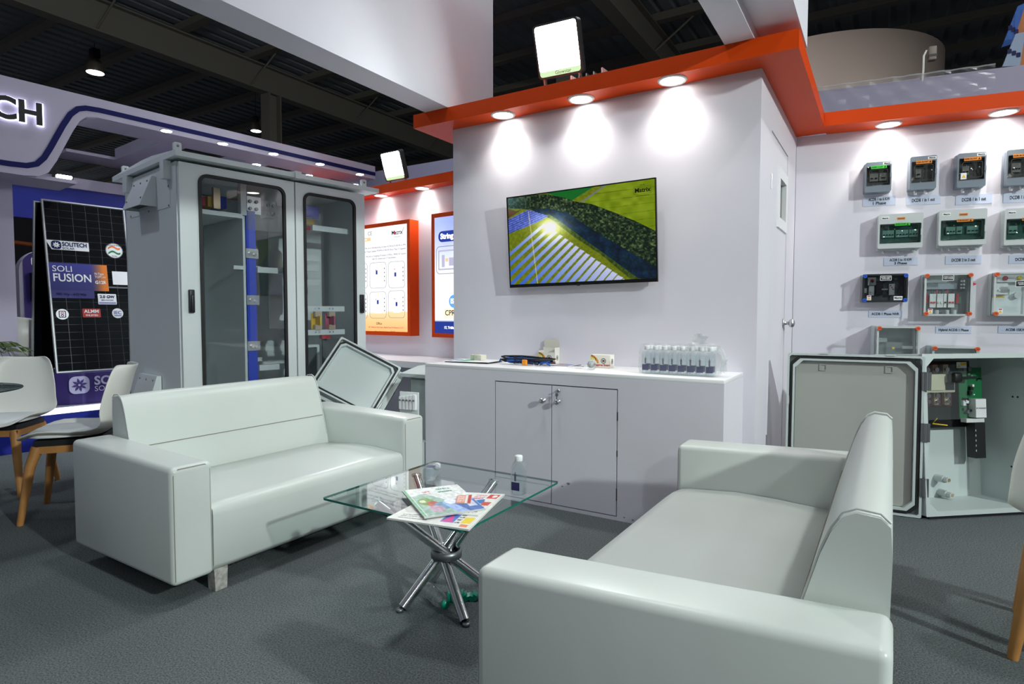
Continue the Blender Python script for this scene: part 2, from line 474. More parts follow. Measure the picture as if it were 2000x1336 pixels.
gm = MB().box(-.13, .13, .5, 34, -.80, -.77).box(-.13, .13, .5, 34, -.23, -.20).box(-.02, .02, .5, 34, -.77, -.23)
gme = gm.mesh('girder'); gme.materials.append(ROOFS)
for gx in (-12.3, -4.05, 6.0): obj('girder', gme, None, roof, (gx, 0, zr))
cm = MB().box(-.16, .16, -.16, -.13, 0, 6.2).box(-.16, .16, .13, .16, 0, 6.2).box(-.015, .015, -.13, .13, 0, 6.2).mesh('column'); cm.materials.append(ROOFS)
for (cx, cy) in ((-12.3, 9.2), (-5.25, 10.5), (-12.3, 20), (-4.05, 20)): obj('column', cm, None, roof, (cx, cy, 0))
rm = MB()
for gx in (-12.3, -4.05):
    for k in range(9):
        y0 = 2.4 + 1.56 * 2 * k
        obj('brace', MB().tube([(gx, y0, zr - .78), (gx + .8, y0 + .1, zr - .18)], .02, 6), ROOFS, roof)
for y0 in (3.3, 5.1, 6.6): obj('sag_rod', MB().tube([(-34 + y0, y0 + 3, zr - .1), (-12.4, y0 + 3, zr - .1)], .008, 5), ROOFS, roof)

# high-bay lamps
ALU = mat('lamp_aluminium', '#8a7f72', .45, .5)
WARM = emis('high_bay_glow', (1, .86, .72), 9)
def high_bay(x, y, z, label, r=.17, p=0.0, col=(1, .96, .9), group='high-bay lamps of the hall', gl=WARM):
    t = thing('pendant_lamp', label, 'pendant lamp', (x, y, z), 0, group)
    obj('lamp_shade', MB().lathe([(r, 0), (r * 1.02, .01), (r * .93, .14 * r / .17), (r * .62, .27 * r / .17), (r * .3, .31 * r / .17), (0, .315 * r / .17)], n=24), ALU, t)
    obj('diffuser', MB().lathe([(0, -.004), (r * .97, -.004), (r * .97, .002), (0, .002)], n=24), gl, t)
    obj('gear_box', MB().rbox(-r * .55, r * .55, -r * .45, r * .45, .30 * r / .17, .50 * r / .17, .01), BLACK, t)
    obj('suspension_cable', MB().cyl((0, 0, .5 * r / .17), (0, 0, 6.82 - z), .006, n=6), BLACK, t)
    if p: light('lamp', 'SPOT', t, (0, 0, -.03), p, col, r, rot=(0, 0, 0), spot=150, blend=.6)
    return t
q = onz(186, 142, 6.2); high_bay(q.x, q.y, 6.2, 'bell-shaped pendant lamp hanging alone under the dark roof at upper left', .165)
COOLG = emis('high_bay_cool', (.85, 1, .95), 9)
q = onz(500, 256, 5.6); high_bay(q.x, q.y, 5.6, 'small far pendant lamp above the neighbouring header, next to the steel column', .12, gl=COOLG)
for i, (x, y) in enumerate(((-1.65, 2.1), (-5.2, -.4), (2.2, 2.4), (2.2, 6.0), (-4.6, 4.6), (-1.6, 6.6), (-3.4, -3.0), (.9, -3.0))):  # unseen lamps added to light the stand, one tinted blue for the cabinet side
    high_bay(x, y, 6.0, 'unseen high-bay pendant lamp added above the stand to light it', .2, P_HALL * (1.1, 1.1, 1.9, .8, .9, .7, .15, .2)[i], ((.95, .99, 1.0), (.70, .84, 1.0))[i == 1])

# ------------------------------------------------------------------ floodlights on the canopies
FLB = mat('flood_housing', (.03, .035, .035), .5)
def floodlight(c, w, h, yaw, pitch, label, p, roll=0.0, brand=False):
    t = thing('floodlight', label, 'floodlight', c, 0, 'floodlights on the canopies')
    t.rotation_euler = (math.radians(pitch), math.radians(roll), math.radians(yaw))    # local -y is where it shines
    o = rrect(-w / 2, w / 2, -h / 2, h / 2, .025); i = rrect(-w / 2 + .012, w / 2 - .012, -h / 2 + .012, h / 2 - .012, .018)
    obj('housing', MB().ring(o, i, -.012, .035).prism(o, .03, .05), FLB, t)
    obj('cooling_fin', MB().box(-w * .35, w * .35, .05, .075, -h * .35, -h * .30).box(-w * .35, w * .35, .05, .075, -h * .1, -h * .05).box(-w * .35, w * .35, .05, .075, h * .1, h * .15), FLB, t)
    obj('lens', MB().prism(rrect(-w / 2 + .012, w / 2 - .012, -h / 2 + .045, h / 2 - .012, .018), -.008, .0), LITC, t)
    obj('reflector', MB().prism([(-w / 2 + .012, -h / 2 + .012), (w / 2 - .012, -h / 2 + .012), (w / 2 - .012, -h / 2 + .045), (-w / 2 + .012, -h / 2 + .045)], -.008, .0), emis('reflector_glow', (.55, .72, .42), .9), t)  # reflector band is no lamp; its lit look is given as glow
    obj('bracket', MB().box(-w * .42, -w * .38, .0, .03, -h / 2 - .035, -h / 2 + .02).box(w * .38, w * .42, .0, .03, -h / 2 - .035, -h / 2 + .02).box(-w * .42, w * .42, -.01, .04, -h / 2 - .042, -h / 2 - .035), mat('bracket_grey', '#9aa09e', .4, .3), t)
    light('lamp', 'AREA', t, (0, -.02, 0), p, (.90, 1.0, .97), min(w, h) * .85, rot=(math.radians(-90), 0, 0), spread=105)
    return t
cfl = ony(1090, 96, 3.52)
fl = floodlight((cfl.x, 3.52, cfl.z), .31, .325, 4, 20, 'large glowing floodlight standing on the orange canopy above the television', P_FLOOD)
text('Glowstar', .03, mat('print_green', '#5c7a50', .5), fl, .02, -.135, -.0095)
cz2 = POF.px(768, 324, -.06)
c = POF.pt(cz2[0], -.06, cz2[1])
floodlight(c, .30, .31, -2, 18, 'smaller far floodlight glowing on the canopy above the light boxes', P_FLOOD2)
# transformer tray beside the big floodlight
q = ony(1158, 128, 3.50)
t = thing('driver_tray', 'small white open driver tray on the canopy beside the large floodlight', 'tray', (q.x, 3.46, ZCT + .002), math.radians(-4))
obj('tray_base', MB().box(-.11, .11, -.05, .05, 0, .008), WHITE2, t)
for xx in (-.106, .106): obj('tray_side', MB().box(xx - .004, xx + .004, -.05, .05, .008, .06), WHITE2, t)
for xx in (-.05, 0, .05): obj('rib', MB().box(xx - .003, xx + .003, -.05, .05, .008, .05), STEEL, t)
# loose cable on the canopy
obj_c = obj('cable', MB().tube([ony(829, 212, 3.42) + Vector((0, 0, -.004)), ony(838, 207, 3.42), ony(850, 205.5, 3.42), ony(862, 207, 3.42), ony(880, 200.5, 3.42)], .004, 6), WHITE2)
tag(obj_c, 'thin white cable lying on the left end of the orange canopy', 'cable')

for i, (x, y, pw) in enumerate(((6.4, .2, 1.0), (3.6, -3.2, .10))):  # second one is added fill for faces turned to the viewer
    f_ = floodlight((x, y, 4.2), .31, .325, -105 if i == 0 else -150, 20, ('floodlight on a mast at the right-hand side of the stand, out of the picture', 'second floodlight added on a mast right of the viewer as unseen fill light')[i], P_SIDE * pw)
    R_i = f_.rotation_euler.to_matrix().inverted()
    obj('mast', MB().tube([R_i @ Vector((.12, 0, -4.2)), R_i @ Vector((.12, 0, -.20)), Vector((0, .03, -.20))], .025, 10), mat('bracket_grey', '#9aa09e'), f_)
    obj('mast_foot', MB().add([R_i @ Vector((.12 + a, b, -4.2 + c)) for c in (0, .015) for b in (-.2, .2) for a in (-.2, .2)], [(0, 2, 3, 1), (4, 5, 7, 6), (0, 1, 5, 4), (2, 6, 7, 3), (0, 4, 6, 2), (1, 3, 7, 5)]), mat('bracket_grey', '#9aa09e'), f_)

# ================================================================== NEIGHBOURING STAND (left)
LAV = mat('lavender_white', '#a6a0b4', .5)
PURP = mat('purple_vinyl', (.045, .025, .17), .45)
DBLUE = mat('royal_blue_vinyl', (.008, .02, .30), .4)
SOLA = SOF.a
def S(x, y, off=0.0): return SOF.px(x, y, off)
def sol_thing(name, label, cat, off=0.0, s=0.0, z=0.0, group=None):
    p = SOF.pt(s, off, z); return thing(name, label, cat, p, SOLA, group)

# platform
zst = .33
t = sol_thing('stage_platform', 'blue-fronted raised platform of the neighbouring stand with a glowing white edge', 'platform')
obj('front_board', MB().box(-6, 2.6, 0, .04, 0, zst - .05), DBLUE, t)
obj('edge_light', MB().box(-6, 2.6, .0, .03, zst - .05, zst - .004), emis('edge_led', (.80, .90, 1.0), 1.6), t)
obj('deck', MB().box(-6, 2.6, .04, 4.28, zst - .03, zst), mat('deck_grey', '#8d8b94', .4), t)

# header with stepped outline
top = 2.962
path = [S(107, 332), S(140, 282), S(166, 236), S(178, 225), S(192, 221)]
zs = 2.80
outer = [(-1.6, top), (-1.6, 2.215), (.18, 2.215), (.27, 2.225), (.345, 2.27), (.40, 2.37), (.52, 2.64), (.57, 2.735), (.62, 2.785), (.70, zs), (3.72, zs), (3.72, top)]
hd = sol_thing('booth_header', 'white header fascia of the neighbouring stand with navy line and dark glowing letters', 'header')
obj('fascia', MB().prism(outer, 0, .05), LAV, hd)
line = [(-1.6, 2.29), (.10, 2.29), (.20, 2.295), (.265, 2.32), (.315, 2.38), (.36, 2.47), (.45, 2.67), (.505, 2.775), (.56, 2.835), (.62, 2.858), (.72, 2.866), (3.72, 2.866)]
def strip(pts, w):
    L = [Vector((a, 0, b)) for a, b in pts]; up_, dn = [], []
    for i, p in enumerate(L):
        d = (L[min(i + 1, len(L) - 1)] - L[max(i - 1, 0)]).normalized(); nn = Vector((-d.z, 0, d.x))
        up_.append(p + nn * w / 2); dn.append(p - nn * w / 2)
    return [(p.x, p.z) for p in up_], [(p.x, p.z) for p in dn]
u_, d_ = strip(line, .042)
m = MB()
for i in range(len(u_) - 1): m.prism([d_[i], d_[i + 1], u_[i + 1], u_[i]], -.004, 0)
obj('navy_line', m, NAVY, hd)
# soffit ladder behind the fascia
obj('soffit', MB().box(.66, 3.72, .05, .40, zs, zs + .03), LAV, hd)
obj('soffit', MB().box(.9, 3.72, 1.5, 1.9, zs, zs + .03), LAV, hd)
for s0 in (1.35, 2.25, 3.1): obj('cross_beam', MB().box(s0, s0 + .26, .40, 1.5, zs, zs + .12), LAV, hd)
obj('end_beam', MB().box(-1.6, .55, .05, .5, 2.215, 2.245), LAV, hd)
# letters, black with a lit edge
cs = S(83, 220)[0]
lt = text('SOLITECH', .235, emis('letter_glow', (.78, .82, 1.0), 3.0), hd, cs + .008, S(50, 222)[1], -.016, 'RIGHT', bold=.012, depth=.006, name='letter_halo')
lt = text('SOLITECH', .235, TEXTK, hd, cs, S(50, 222)[1], -.030, 'RIGHT', bold=.007, depth=.008)
# downlights of the neighbour
for k, (px, py) in enumerate(((325, 255), (435, 280), (534, 300), (625, 320), (703, 340), (501, 321), (603, 342), (693, 360))):
    q = onz(px, py, zs)
    t = thing('downlight', 'small cool downlight in the neighbouring soffit, ' + ('%s from the left in the front row' % ('first', 'second', 'third', 'fourth', 'fifth')[k] if k < 5 else '%s in the rear row' % ('first', 'second', 'third')[k - 5]), 'downlight', (q.x, q.y, zs - .001), 0, 'neighbour soffit downlights')
    obj('trim_ring', MB().lathe([(.045, -.004), (.052, -.004), (.055, 0), (.045, 0)], n=20), LAV, t)
    obj('diffuser', MB().lathe([(0, -.006), (.045, -.006), (.045, -.001), (0, -.001)], n=20), LITC, t)
    light('lamp', 'SPOT', t, (0, 0, -.02), 18, (.72, .82, 1), .04, rot=(0, 0, 0), spot=120, blend=1)
# posts
for (sa, sb, ya, yb, lab) in ((S(547, 330, .9)[0], S(579, 330, .9)[0], .9, 1.15, 'square white post of the neighbouring stand behind the cabinet roof joint'),
                              (S(635, 340, .75)[0], S(660, 340, .75)[0], .75, .98, 'white post of the neighbouring stand with a bright patch, right of the roof joint')):
    t = sol_thing('post', lab, 'post', (ya + yb) / 2, (sa + sb) / 2, zst, 'posts of the neighbouring stand')
    hw = (sb - sa) / 2 * .8; hd_ = (yb - ya) / 2
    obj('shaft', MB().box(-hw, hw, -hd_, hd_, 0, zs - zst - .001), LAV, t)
    obj('foot_plate', MB().box(-hw - .02, hw + .02, -hd_ - .02, hd_ + .02, 0, .012), LAV, t)
# pillar at the left edge and wall behind
s1 = S(29, 500, .36)[0]
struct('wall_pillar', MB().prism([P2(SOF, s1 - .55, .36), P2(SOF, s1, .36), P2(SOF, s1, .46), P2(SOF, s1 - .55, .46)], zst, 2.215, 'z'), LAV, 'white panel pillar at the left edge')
o_ = 1.7
zb0, zb1 = S(120, 432, o_)[1], S(120, 366, o_)[1]
w = MB().prism([P2(SOF, -.4, o_), P2(SOF, 2.6, o_), P2(SOF, 2.6, o_ + .06), P2(SOF, -.4, o_ + .06)], zb0, zb1, 'z')
struct('wall_far_left', w, DBLUE, 'royal blue header board behind the solar panel')
zw = S(120, 345, o_)[1]
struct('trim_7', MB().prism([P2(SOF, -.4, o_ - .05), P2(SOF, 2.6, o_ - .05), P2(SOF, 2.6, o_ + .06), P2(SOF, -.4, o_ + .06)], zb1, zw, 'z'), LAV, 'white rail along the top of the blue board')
struct('wall_far_dark', MB().prism([P2(SOF, -1.5, 4.3), P2(SOF, 3.9, 4.3), P2(SOF, 3.9, 4.36), P2(SOF, -1.5, 4.36)], zst, 2.6, 'z'), mat('dark_backing', (.012, .011, .014), .9))  # plain dark wall closing the gap behind the blue board
q = SOF.pt(*[(a, o_ - .12, b) for a, b in (S(124, 349, o_ - .12),)][0])
f3 = floodlight((q.x, q.y, q.z + .01), .17, .10, math.degrees(SOLA), 40, 'small white floodlight on the rail above the blue board at left', 8)
# orange pipe in the dark gap
p0 = SOF.pt(S(32, 471, 2.4)[0] - .3, 2.4, S(32, 471, 2.4)[1]); p1 = SOF.pt(S(80, 480, 2.4)[0] + .6, 2.4, S(80, 480, 2.4)[1] - .03)
tag(obj('handrail', MB().tube([p0, p1, (p1.x, p1.y, zst), ], .025, 10), mat('orange_pipe', '#a8521f', .5)), 'orange pipe rail crossing the dark gap behind the solar panel', 'rail')

# arched purple display panel with screen
off = 1.35
a0, zt_ = S(35, 487, off); a1 = a0 + .62; zt_ = S(60, 487, off)[1]
t = sol_thing('arched_panel', 'purple round-shouldered display panel with white rim, left of the solar panel', 'panel', off)
arc = [(a1, zst), (a1, zt_), (a0 + .22, zt_)] + [(a0 + .22 - .22 * math.sin(math.radians(t_)), zt_ - .22 + .22 * math.cos(math.radians(t_))) for t_ in range(10, 91, 10)] + [(a0, zst)]
obj('rim', MB().prism(arc, .0, .14), LAV, t)
ins = [(max(a, a0 + .035), min(z, zt_ - .03)) for a, z in arc]
obj('face', MB().prism(ins, -.006, 0), PURP, t)
sc_ = S(60, 560, off)
obj('screen', MB().box(S(58, 560, off)[0], a1 - .02, -.04, -.006, S(58, 588, off)[1], S(58, 533, off)[1]), mat('screen_off', (.004, .004, .006), .15), t)
def flower(parent, cx, cz, r, m_bg, m_fg, y=0.0):
    obj('emblem_disc', MB().prism(rrect(cx - r, cx + r, cz - r, cz + r, r * .62, 6), y - .002, y), m_bg, parent)
    m = MB()
    for i in range(8):
        a = math.pi / 4 * i + .2; dx, dz = math.cos(a), math.sin(a)
        m.prism([(cx + dx * r * .12 - dz * r * .10, cz + dz * r * .12 + dx * r * .10), (cx + dx * r * .12 + dz * r * .10, cz + dz * r * .12 - dx * r * .10),
                 (cx + dx * r * .5 + dz * r * .14, cz + dz * r * .5 - dx * r * .14), (cx + dx * r * .80, cz + dz * r * .80),
                 (cx + dx * r * .5 - dz * r * .14, cz + dz * r * .5 + dx * r * .14)], y - .0035, y - .002)
    obj('emblem', m, m_fg, parent)
fz = S(70, 511, off)
flower(t, fz[0] + .01, fz[1], .05, TEXTW, PURP, -.006)

# solar panels in an A-frame on a purple plinth
PW, PH = .645, 1.56
sT = S(78, 387, -(-.45))[0]
offT, offB = .45, .20
zB, zT = S(112, 729, offB)[1], S(78, 388, offT)[1]
sL = (S(78, 387, offT)[0] + S(112, 729, offB)[0]) / 2
lean = math.atan2(offT - offB, zT - zB)
FRM = mat('anodised_frame', (.66, .67, .68), .35, .8)
CELL = mat('solar_cell', (.003, .0035, .005), .12, spec=.2)
GRID = mat('cell_ribbon', (.13, .135, .15), .4)
sp = thing('solar_panel', 'black solar panel with product stickers leaning on a purple plinth', 'solar panel', SOF.pt(sL, offB, zB), SOLA)
sp.rotation_euler = (-lean, 0, SOLA)
Hh = math.hypot(zT - zB, offT - offB)
obj('backsheet', MB().box(.008, PW - .008, -.001, .006, .008, Hh - .008), GRID, sp)
obj('frame', MB().ring([(0, 0), (PW, 0), (PW, Hh), (0, Hh)], [(.011, .011), (PW - .011, .011), (PW - .011, Hh - .011), (.011, Hh - .011)], -.008, .022), FRM, sp)
nc, nr = 6, 22
cw = (PW - .03) / nc; ch = (Hh - .045) / nr
cme = MB().box(.0022, cw - .0022, -.0035, -.001, .0014, ch - .0014).mesh('cell'); cme.materials.append(CELL)
for i in range(nc):
    for j in range(nr):
        obj('cell', cme, None, sp, (.015 + i * cw, 0, .015 + j * ch + (.014 if j >= nr // 2 else 0)))
def SP(px, py):
    """pixel -> panel-local x, z"""
    M = Matrix.Translation(SOF.pt(sL, offB, zB)) @ Matrix.Rotation(SOLA, 4, 'Z') @ Matrix.Rotation(-lean, 4, 'X')
    Mi = M.inverted(); o = Mi @ CAM_O; d = Mi.to_3x3() @ ray(px, py); k_ = -o.y / d.y
    p = o + d * k_; return p.x, p.z
def sprect(x0, y0, x1, y1): a, b = SP(x0, y0); c_, d_ = SP(x1, y1); return a, c_, d_, b
yS = -.006
# sticker: maker's name
x0, x1, z0, z1 = sprect(88, 468, 174, 492)
st = obj('sticker', MB().prism([(x0, z1), (x0 + .04, z0), (x1, z0), (x1, z1)], yS, -.0035), TEXTW, sp)
flower(st, x0 + .075, (z0 + z1) / 2, .036, NAVY, TEXTW, yS - .0005)
text('SOLITECH', .052, NAVY, st, x0 + .118, (z0 + z1) / 2 + .010, yS - .001, 'LEFT', bold=.0015, maxw=x1 - x0 - .135)
text('SOLAR', .030, NAVY, st, x0 + .118, (z0 + z1) / 2 - .026, yS - .001, 'LEFT')
# round tricolour badge
cx, cz_ = SP(222.5, 490); r = .072
st = obj('sticker', MB().prism(circ(cx, cz_, r, 32), yS, -.0035), TEXTW, sp)
wav = lambda k, sgn: [(cx - .05 + .01 * i, cz_ + k + .012 * math.sin(i / 10 * math.pi * 2 - .6) + .006 * i / 10) for i in range(11)]
for k, c_ in ((.024, '#e8791c'), (-.022, '#16753d')):
    top_ = wav(k, 1); m = MB()
    for i in range(10): m.prism([(top_[i][0], top_[i][1] - .009), (top_[i + 1][0], top_[i + 1][1] - .009), (top_[i + 1][0], top_[i + 1][1] + .009), (top_[i][0], top_[i][1] + .009)], yS - .001, yS)
    obj('flag_stripe', m, mat('stripe' + c_, c_, .5), st)
text('PRODUCT OF BHARAT', .0135, TEXTK, st, cx, cz_ + .049, yS - .001); text('RELIABLE', .011, TEXTK, st, cx, cz_ - .052, yS - .001)
obj('badge_ring', MB().ring(circ(cx, cz_, r * .98, 32), circ(cx, cz_, r * .93, 32), yS - .001, yS), TEXTK, st)
# blue to orange product card
x0, x1, z0, z1 = sprect(90, 512, 214, 584)
def grad(U, V):
    a = np.array([.19, .20, .55]); b = np.array([.13, .13, .40]); o = np.array([.88, .48, .12])
    c = a * (1 - V)[:, None] + b * V[:, None]; k = np.clip((U - .72) / .2, 0, 1)[:, None]; return c * (1 - k) + o * k
card = obj('sticker', paint_mesh('sticker', [Vector((x0, yS, z1)), Vector((x1, yS, z1)), Vector((x1, yS, z0 + .07)), Vector((x0, yS, z0 + .07))], 30, 4, grad), vcol('printed_card'), sp)
obj('card_tab', MB().box(x0, x0 + (x1 - x0) * .74, yS, yS + .0015, z0, z0 + .07), mat('card_blue', (.03, .025, .16), .5), card)
text('SOLI', .075, TEXTW, card, x0 + .035, z1 - .055, yS - .001, 'LEFT')
text('FUSION', .098, TEXTW, card, x0 + .035, z1 - .135, yS - .001, 'LEFT', bold=.0015, maxw=(x1 - x0) * .62)
text('N-Type\nTOPCon', .030, TEXTW, card, x1 - .105, z1 - .10, yS - .001, 'LEFT', maxw=.085)
text('G12R', .040, TEXTW, card, x1 - .105, z1 - .165, yS - .001, 'LEFT', bold=.001, maxw=.088)
text('585 Wp - 625 Wp', .030, NAVY, card, x0 + .05, z0 + .035, yS - .002, 'LEFT')
x0, x1, z0, z1 = sprect(218, 530, 246, 557)
obj('sticker', MB().box(x0, PW - .012, yS, -.0035, z0, z1), TEXTW, sp)
x0, x1, z0, z1 = sprect(190, 574, 228, 595)
st = obj('sticker', MB().prism(rrect(x0, x1, z0, z1, .006), yS, -.0035), TEXTW, sp)
text('2.0 GW', .036, NAVY, st, (x0 + x1) / 2, z1 - .028, yS - .001, bold=.001, maxw=(x1 - x0) * .85); text('GIGA FACTORY', .014, NAVY, st, (x0 + x1) / 2, z1 - .058, yS - .001, maxw=(x1 - x0) * .85)
obj('sticker_band', MB().box(x0 + .006, x1 - .006, yS - .001, yS, z0 + .006, z0 + .022), mat('band_lilac', '#8f8fc0', .5), st)
x0, x1, z0, z1 = sprect(160, 603, 197, 620)
st = obj('sticker', MB().prism(rrect(x0, x1, z0, z1, .008), yS, -.0035), mat('sticker_red', '#b5332c', .5), sp)
text('ALMM', .042, TEXTW, st, (x0 + x1) / 2, z1 - .026, yS - .001, bold=.001, maxw=(x1 - x0) * .85); text('ENLISTED', .022, TEXTW, st, (x0 + x1) / 2, z0 + .018, yS - .001, bold=.0006, maxw=(x1 - x0) * .85)
cx, cz_ = SP(121.5, 614); st = obj('sticker', MB().prism(circ(cx, cz_, .047), yS, -.0035), TEXTW, sp)
obj('mark_frame', MB().ring(rrect(cx - .026, cx + .026, cz_ - .03, cz_ + .03, .008), rrect(cx - .02, cx + .02, cz_ - .024, cz_ + .024, .006), yS - .001, yS), NAVY, st)
obj('mark_loop', MB().ring(circ(cx, cz_ + .010, .011, 14), circ(cx, cz_ + .010, .006, 14), yS - .001, yS), mat('sticker_red', '#b5332c'), st)
obj('mark_loop', MB().ring(circ(cx, cz_ - .011, .011, 14), circ(cx, cz_ - .011, .006, 14), yS - .001, yS), NAVY, st)
cx, cz_ = SP(229.5, 612); st = obj('sticker', MB().prism(circ(cx, cz_, .046), yS, -.0035), TEXTW, sp)
text('IEC', .046, DBLUE, st, cx, cz_ + .004, yS - .001, maxw=.07); obj('mark_line', MB().box(cx - .03, cx + .03, yS - .001, yS, cz_ - .026, cz_ - .020), DBLUE, st)
# rear panel of the pair
sp2 = thing('solar_panel', 'second solar panel behind the stickered one, only its silver edge showing', 'solar panel', SOF.pt(sL - .045, .72, zB), SOLA)
sp2.rotation_euler = (lean * .9, 0, SOLA)
obj('backsheet', MB().box(.008, PW - .008, -.006, .001, .008, Hh - .028), CELL, sp2)
obj('frame', MB().ring([(0, 0), (PW, 0), (PW, Hh - .02), (0, Hh - .02)], [(.011, .011), (PW - .011, .011), (PW - .011, Hh - .031), (.011, Hh - .031)], -.022, .008), FRM, sp2)
# plinth
zpl = zB - .004
b0 = S(92, 760, .05)[0]
t = sol_thing('plinth', 'purple round-ended plinth with white flower emblem under the solar panel', 'plinth', 0.08, 0, zst)
pl = [(b0 + .35, 0.0), (b0 + 1.3, 0.0), (b0 + 1.3, .72), (b0 + .35, .72)] + [(b0 + .35 - .35 * math.sin(math.radians(a)), .36 + .36 * math.cos(math.radians(a))) for a in range(15, 180, 15)]
obj('body', MB().prism(pl, 0, zpl - zst, 'z'), PURP, t)
ex, ez = S(155, 752, .08)
flower(t, ex, ez - zst, .075, mat('emblem_lilac', '#b9b2d6', .5), PURP, -.0005)
text('SOLITECH', .105, mat('emblem_lilac', '#b9b2d6'), t, ex + .11, ez - zst + .025, -.003, 'LEFT', bold=.003)
text('SOLAR', .065, mat('emblem_lilac', '#b9b2d6'), t, ex + .11, ez - zst - .045, -.003, 'LEFT')

# white tub chairs and a palm on the platform
def tub_chair(s, off, rz, lab):
    t = thing('tub_chair', lab, 'chair', SOF.pt(s, off, zst), SOLA + rz, 'white chairs on the neighbouring stand')
    m = MB(); n = 20; v = []
    for j, z in enumerate((.38, .46, .56, .66)):
        for i in range(n + 1):
            a = math.radians(-40 + 260 * i / n); h = z + (.10 * math.sin(max(0, math.radians(180 * i / n))) if j == 3 else 0)
            rr = .17 + .018 * j; v.append((rr * math.cos(a), rr * math.sin(a), h))
    k_ = n + 1
    m.add(v, [(j * k_ + i, j * k_ + i + 1, (j + 1) * k_ + i + 1, (j + 1) * k_ + i) for j in range(3) for i in range(n)], True)
    o = obj('shell', m, SHELL, t); sd = o.modifiers.new('thick', 'SOLIDIFY'); sd.thickness = .02
    obj('seat', MB().lathe([(0, .36), (.17, .36), (.17, .40), (0, .41)], n=24), SHELL, t)
    obj('pedestal', MB().cyl((0, 0, .02), (0, 0, .36), .03).lathe([(0, 0), (.16, 0), (.16, .012), (.03, .03), (0, .03)], n=24), CHROME, t)
    return t
c1 = S(50, 670, 1.05); tub_chair(c1[0] - .02, 1.0, 2.2, 'white curved tub chair nearest the pillar, behind the solar panel')
tub_chair(c1[0] + .44, 1.02, -.3, 'white curved tub chair half hidden by the solar panel frame')
ps = S(-8, 690, .12)[0]
t = thing('potted_palm', 'green palm fronds peeping from the left edge before the white pillar', 'plant', SOF.pt(ps - .04, .14, zst), SOLA)
obj('pot', MB().lathe([(0, 0), (.07, 0), (.095, .22), (.085, .22), (.08, .19), (0, .19)], n=20), mat('pot_black', (.02, .02, .02), .5), t)
LEAF = mat('palm_leaf', '#47572c', .5)
zt0 = S(10, 680, .12)[1] - zst
for i in range(9):
    a = math.radians(-115 + 26 * i); rr = .20 + .05 * (i % 3)
    pts = [Vector((0, 0, .19)), Vector((.03 * math.cos(a), .02 * math.sin(a), zt0 - .05))] + [Vector((rr * u * math.cos(a), min(.05, rr * u * math.sin(a) * .5), zt0 + .28 * u - .36 * u * u)) for u in (.25, .5, .75, 1)]
    m = MB().tube(pts, [.006, .005, .004, .004, .003, .002], 5)
    for q_ in range(2, 6):
        p = pts[q_]
        for sg in (-1, 1):
            d = Vector((math.cos(a + sg * .9), math.sin(a + sg * .9) * .5, -.5)) * .09
            m.add([p, p + d * .5 + Vector((0, 0, .012)), p + d, p + d * .5 - Vector((0, 0, .012))], [(0, 1, 2, 3)])
    obj('frond', m, LEAF, t)

# ================================================================== FAR STANDS
struct('wall_far_middle', MB().box(-7.6, -2.9, 7.0, 7.06, 0, 3.345), mat('lavender_far', '#a4a5c4', .5), 'lavender far wall above the light box canopy')
w = slab(PRF, -.2, 4.0, 1.0, 1.06, 0, 3.08)
struct('wall_far_right', w, mat('grey_lavender_board', '#8f8aa0', .5), 'grey back of the next stand above the sample wall')
# plastic film hanging over it
film = thing('plastic_film', 'crumpled clear plastic film hanging over the grey wall by the orange corner', 'film', PRF.pt(0, .98, 0), PRF.a)
m = MB(); nx, nz = 26, 8; v = []
for j in range(nz + 1):
    for i in range(nx + 1):
        s_ = -.05 + 1.5 * i / nx; z_ = 3.095 - .42 * j / nz * (1 - .55 * i / nx)
        v.append((s_, -.012 - .02 * abs(math.sin(i * 2.1 + j * .6)) - .004 * j, z_))
m.add(v, [(j * (nx + 1) + i, j * (nx + 1) + i + 1, (j + 1) * (nx + 1) + i + 1, (j + 1) * (nx + 1) + i) for j in range(nz) for i in range(nx)], False)
obj('film_sheet', m, clear('film', (.95, .95, .96), 1.2, .25, white=.05), film)
obj('film_edge', MB().tube([Vector(v[i]) + Vector((0, 0, .003)) for i in range(nx + 1)], .006, 5), clear('film_fold', (.9, .9, .92), 1.4, .2, white=.2), film)
# round drum header
dfw = 9.0
cd = CAM_O + ray(1600, 150) * dfw
zd = CAM_O.z + ray(1800, 150).z * dfw
R_ = (CAM_O + ray(1800, 150) * dfw - cd).length
dr = thing('drum_header', 'large round tan drum header of a far stand', 'header', (cd.x, cd.y, 0))
m = MB(); n = 64
v = [(R_ * math.cos(2 * math.pi * i / n), R_ * math.sin(2 * math.pi * i / n), z) for z in (3.2, zd) for i in range(n)]
m.add(v, [(i, (i + 1) % n, n + (i + 1) % n, n + i) for i in range(n)], True)
o = obj('drum_skin', m, mat('tan_board', '#bfada3', .6), dr); o.modifiers.new('thick', 'SOLIDIFY').thickness = .05
obj('drum_leg', MB().cyl((-R_ * .8, 0, 0), (-R_ * .8, 0, 3.3), .08).cyl((R_ * .8, 0, 0), (R_ * .8, 0, 3.3), .08), ROOFS, dr)
obj('cable_box', MB().box(-.35, .1, -.3, -.05, zd - .05, zd + .10).cyl((-.1, -.2, zd - 1.4), (-.1, -.2, zd), .02), BLACK, dr)
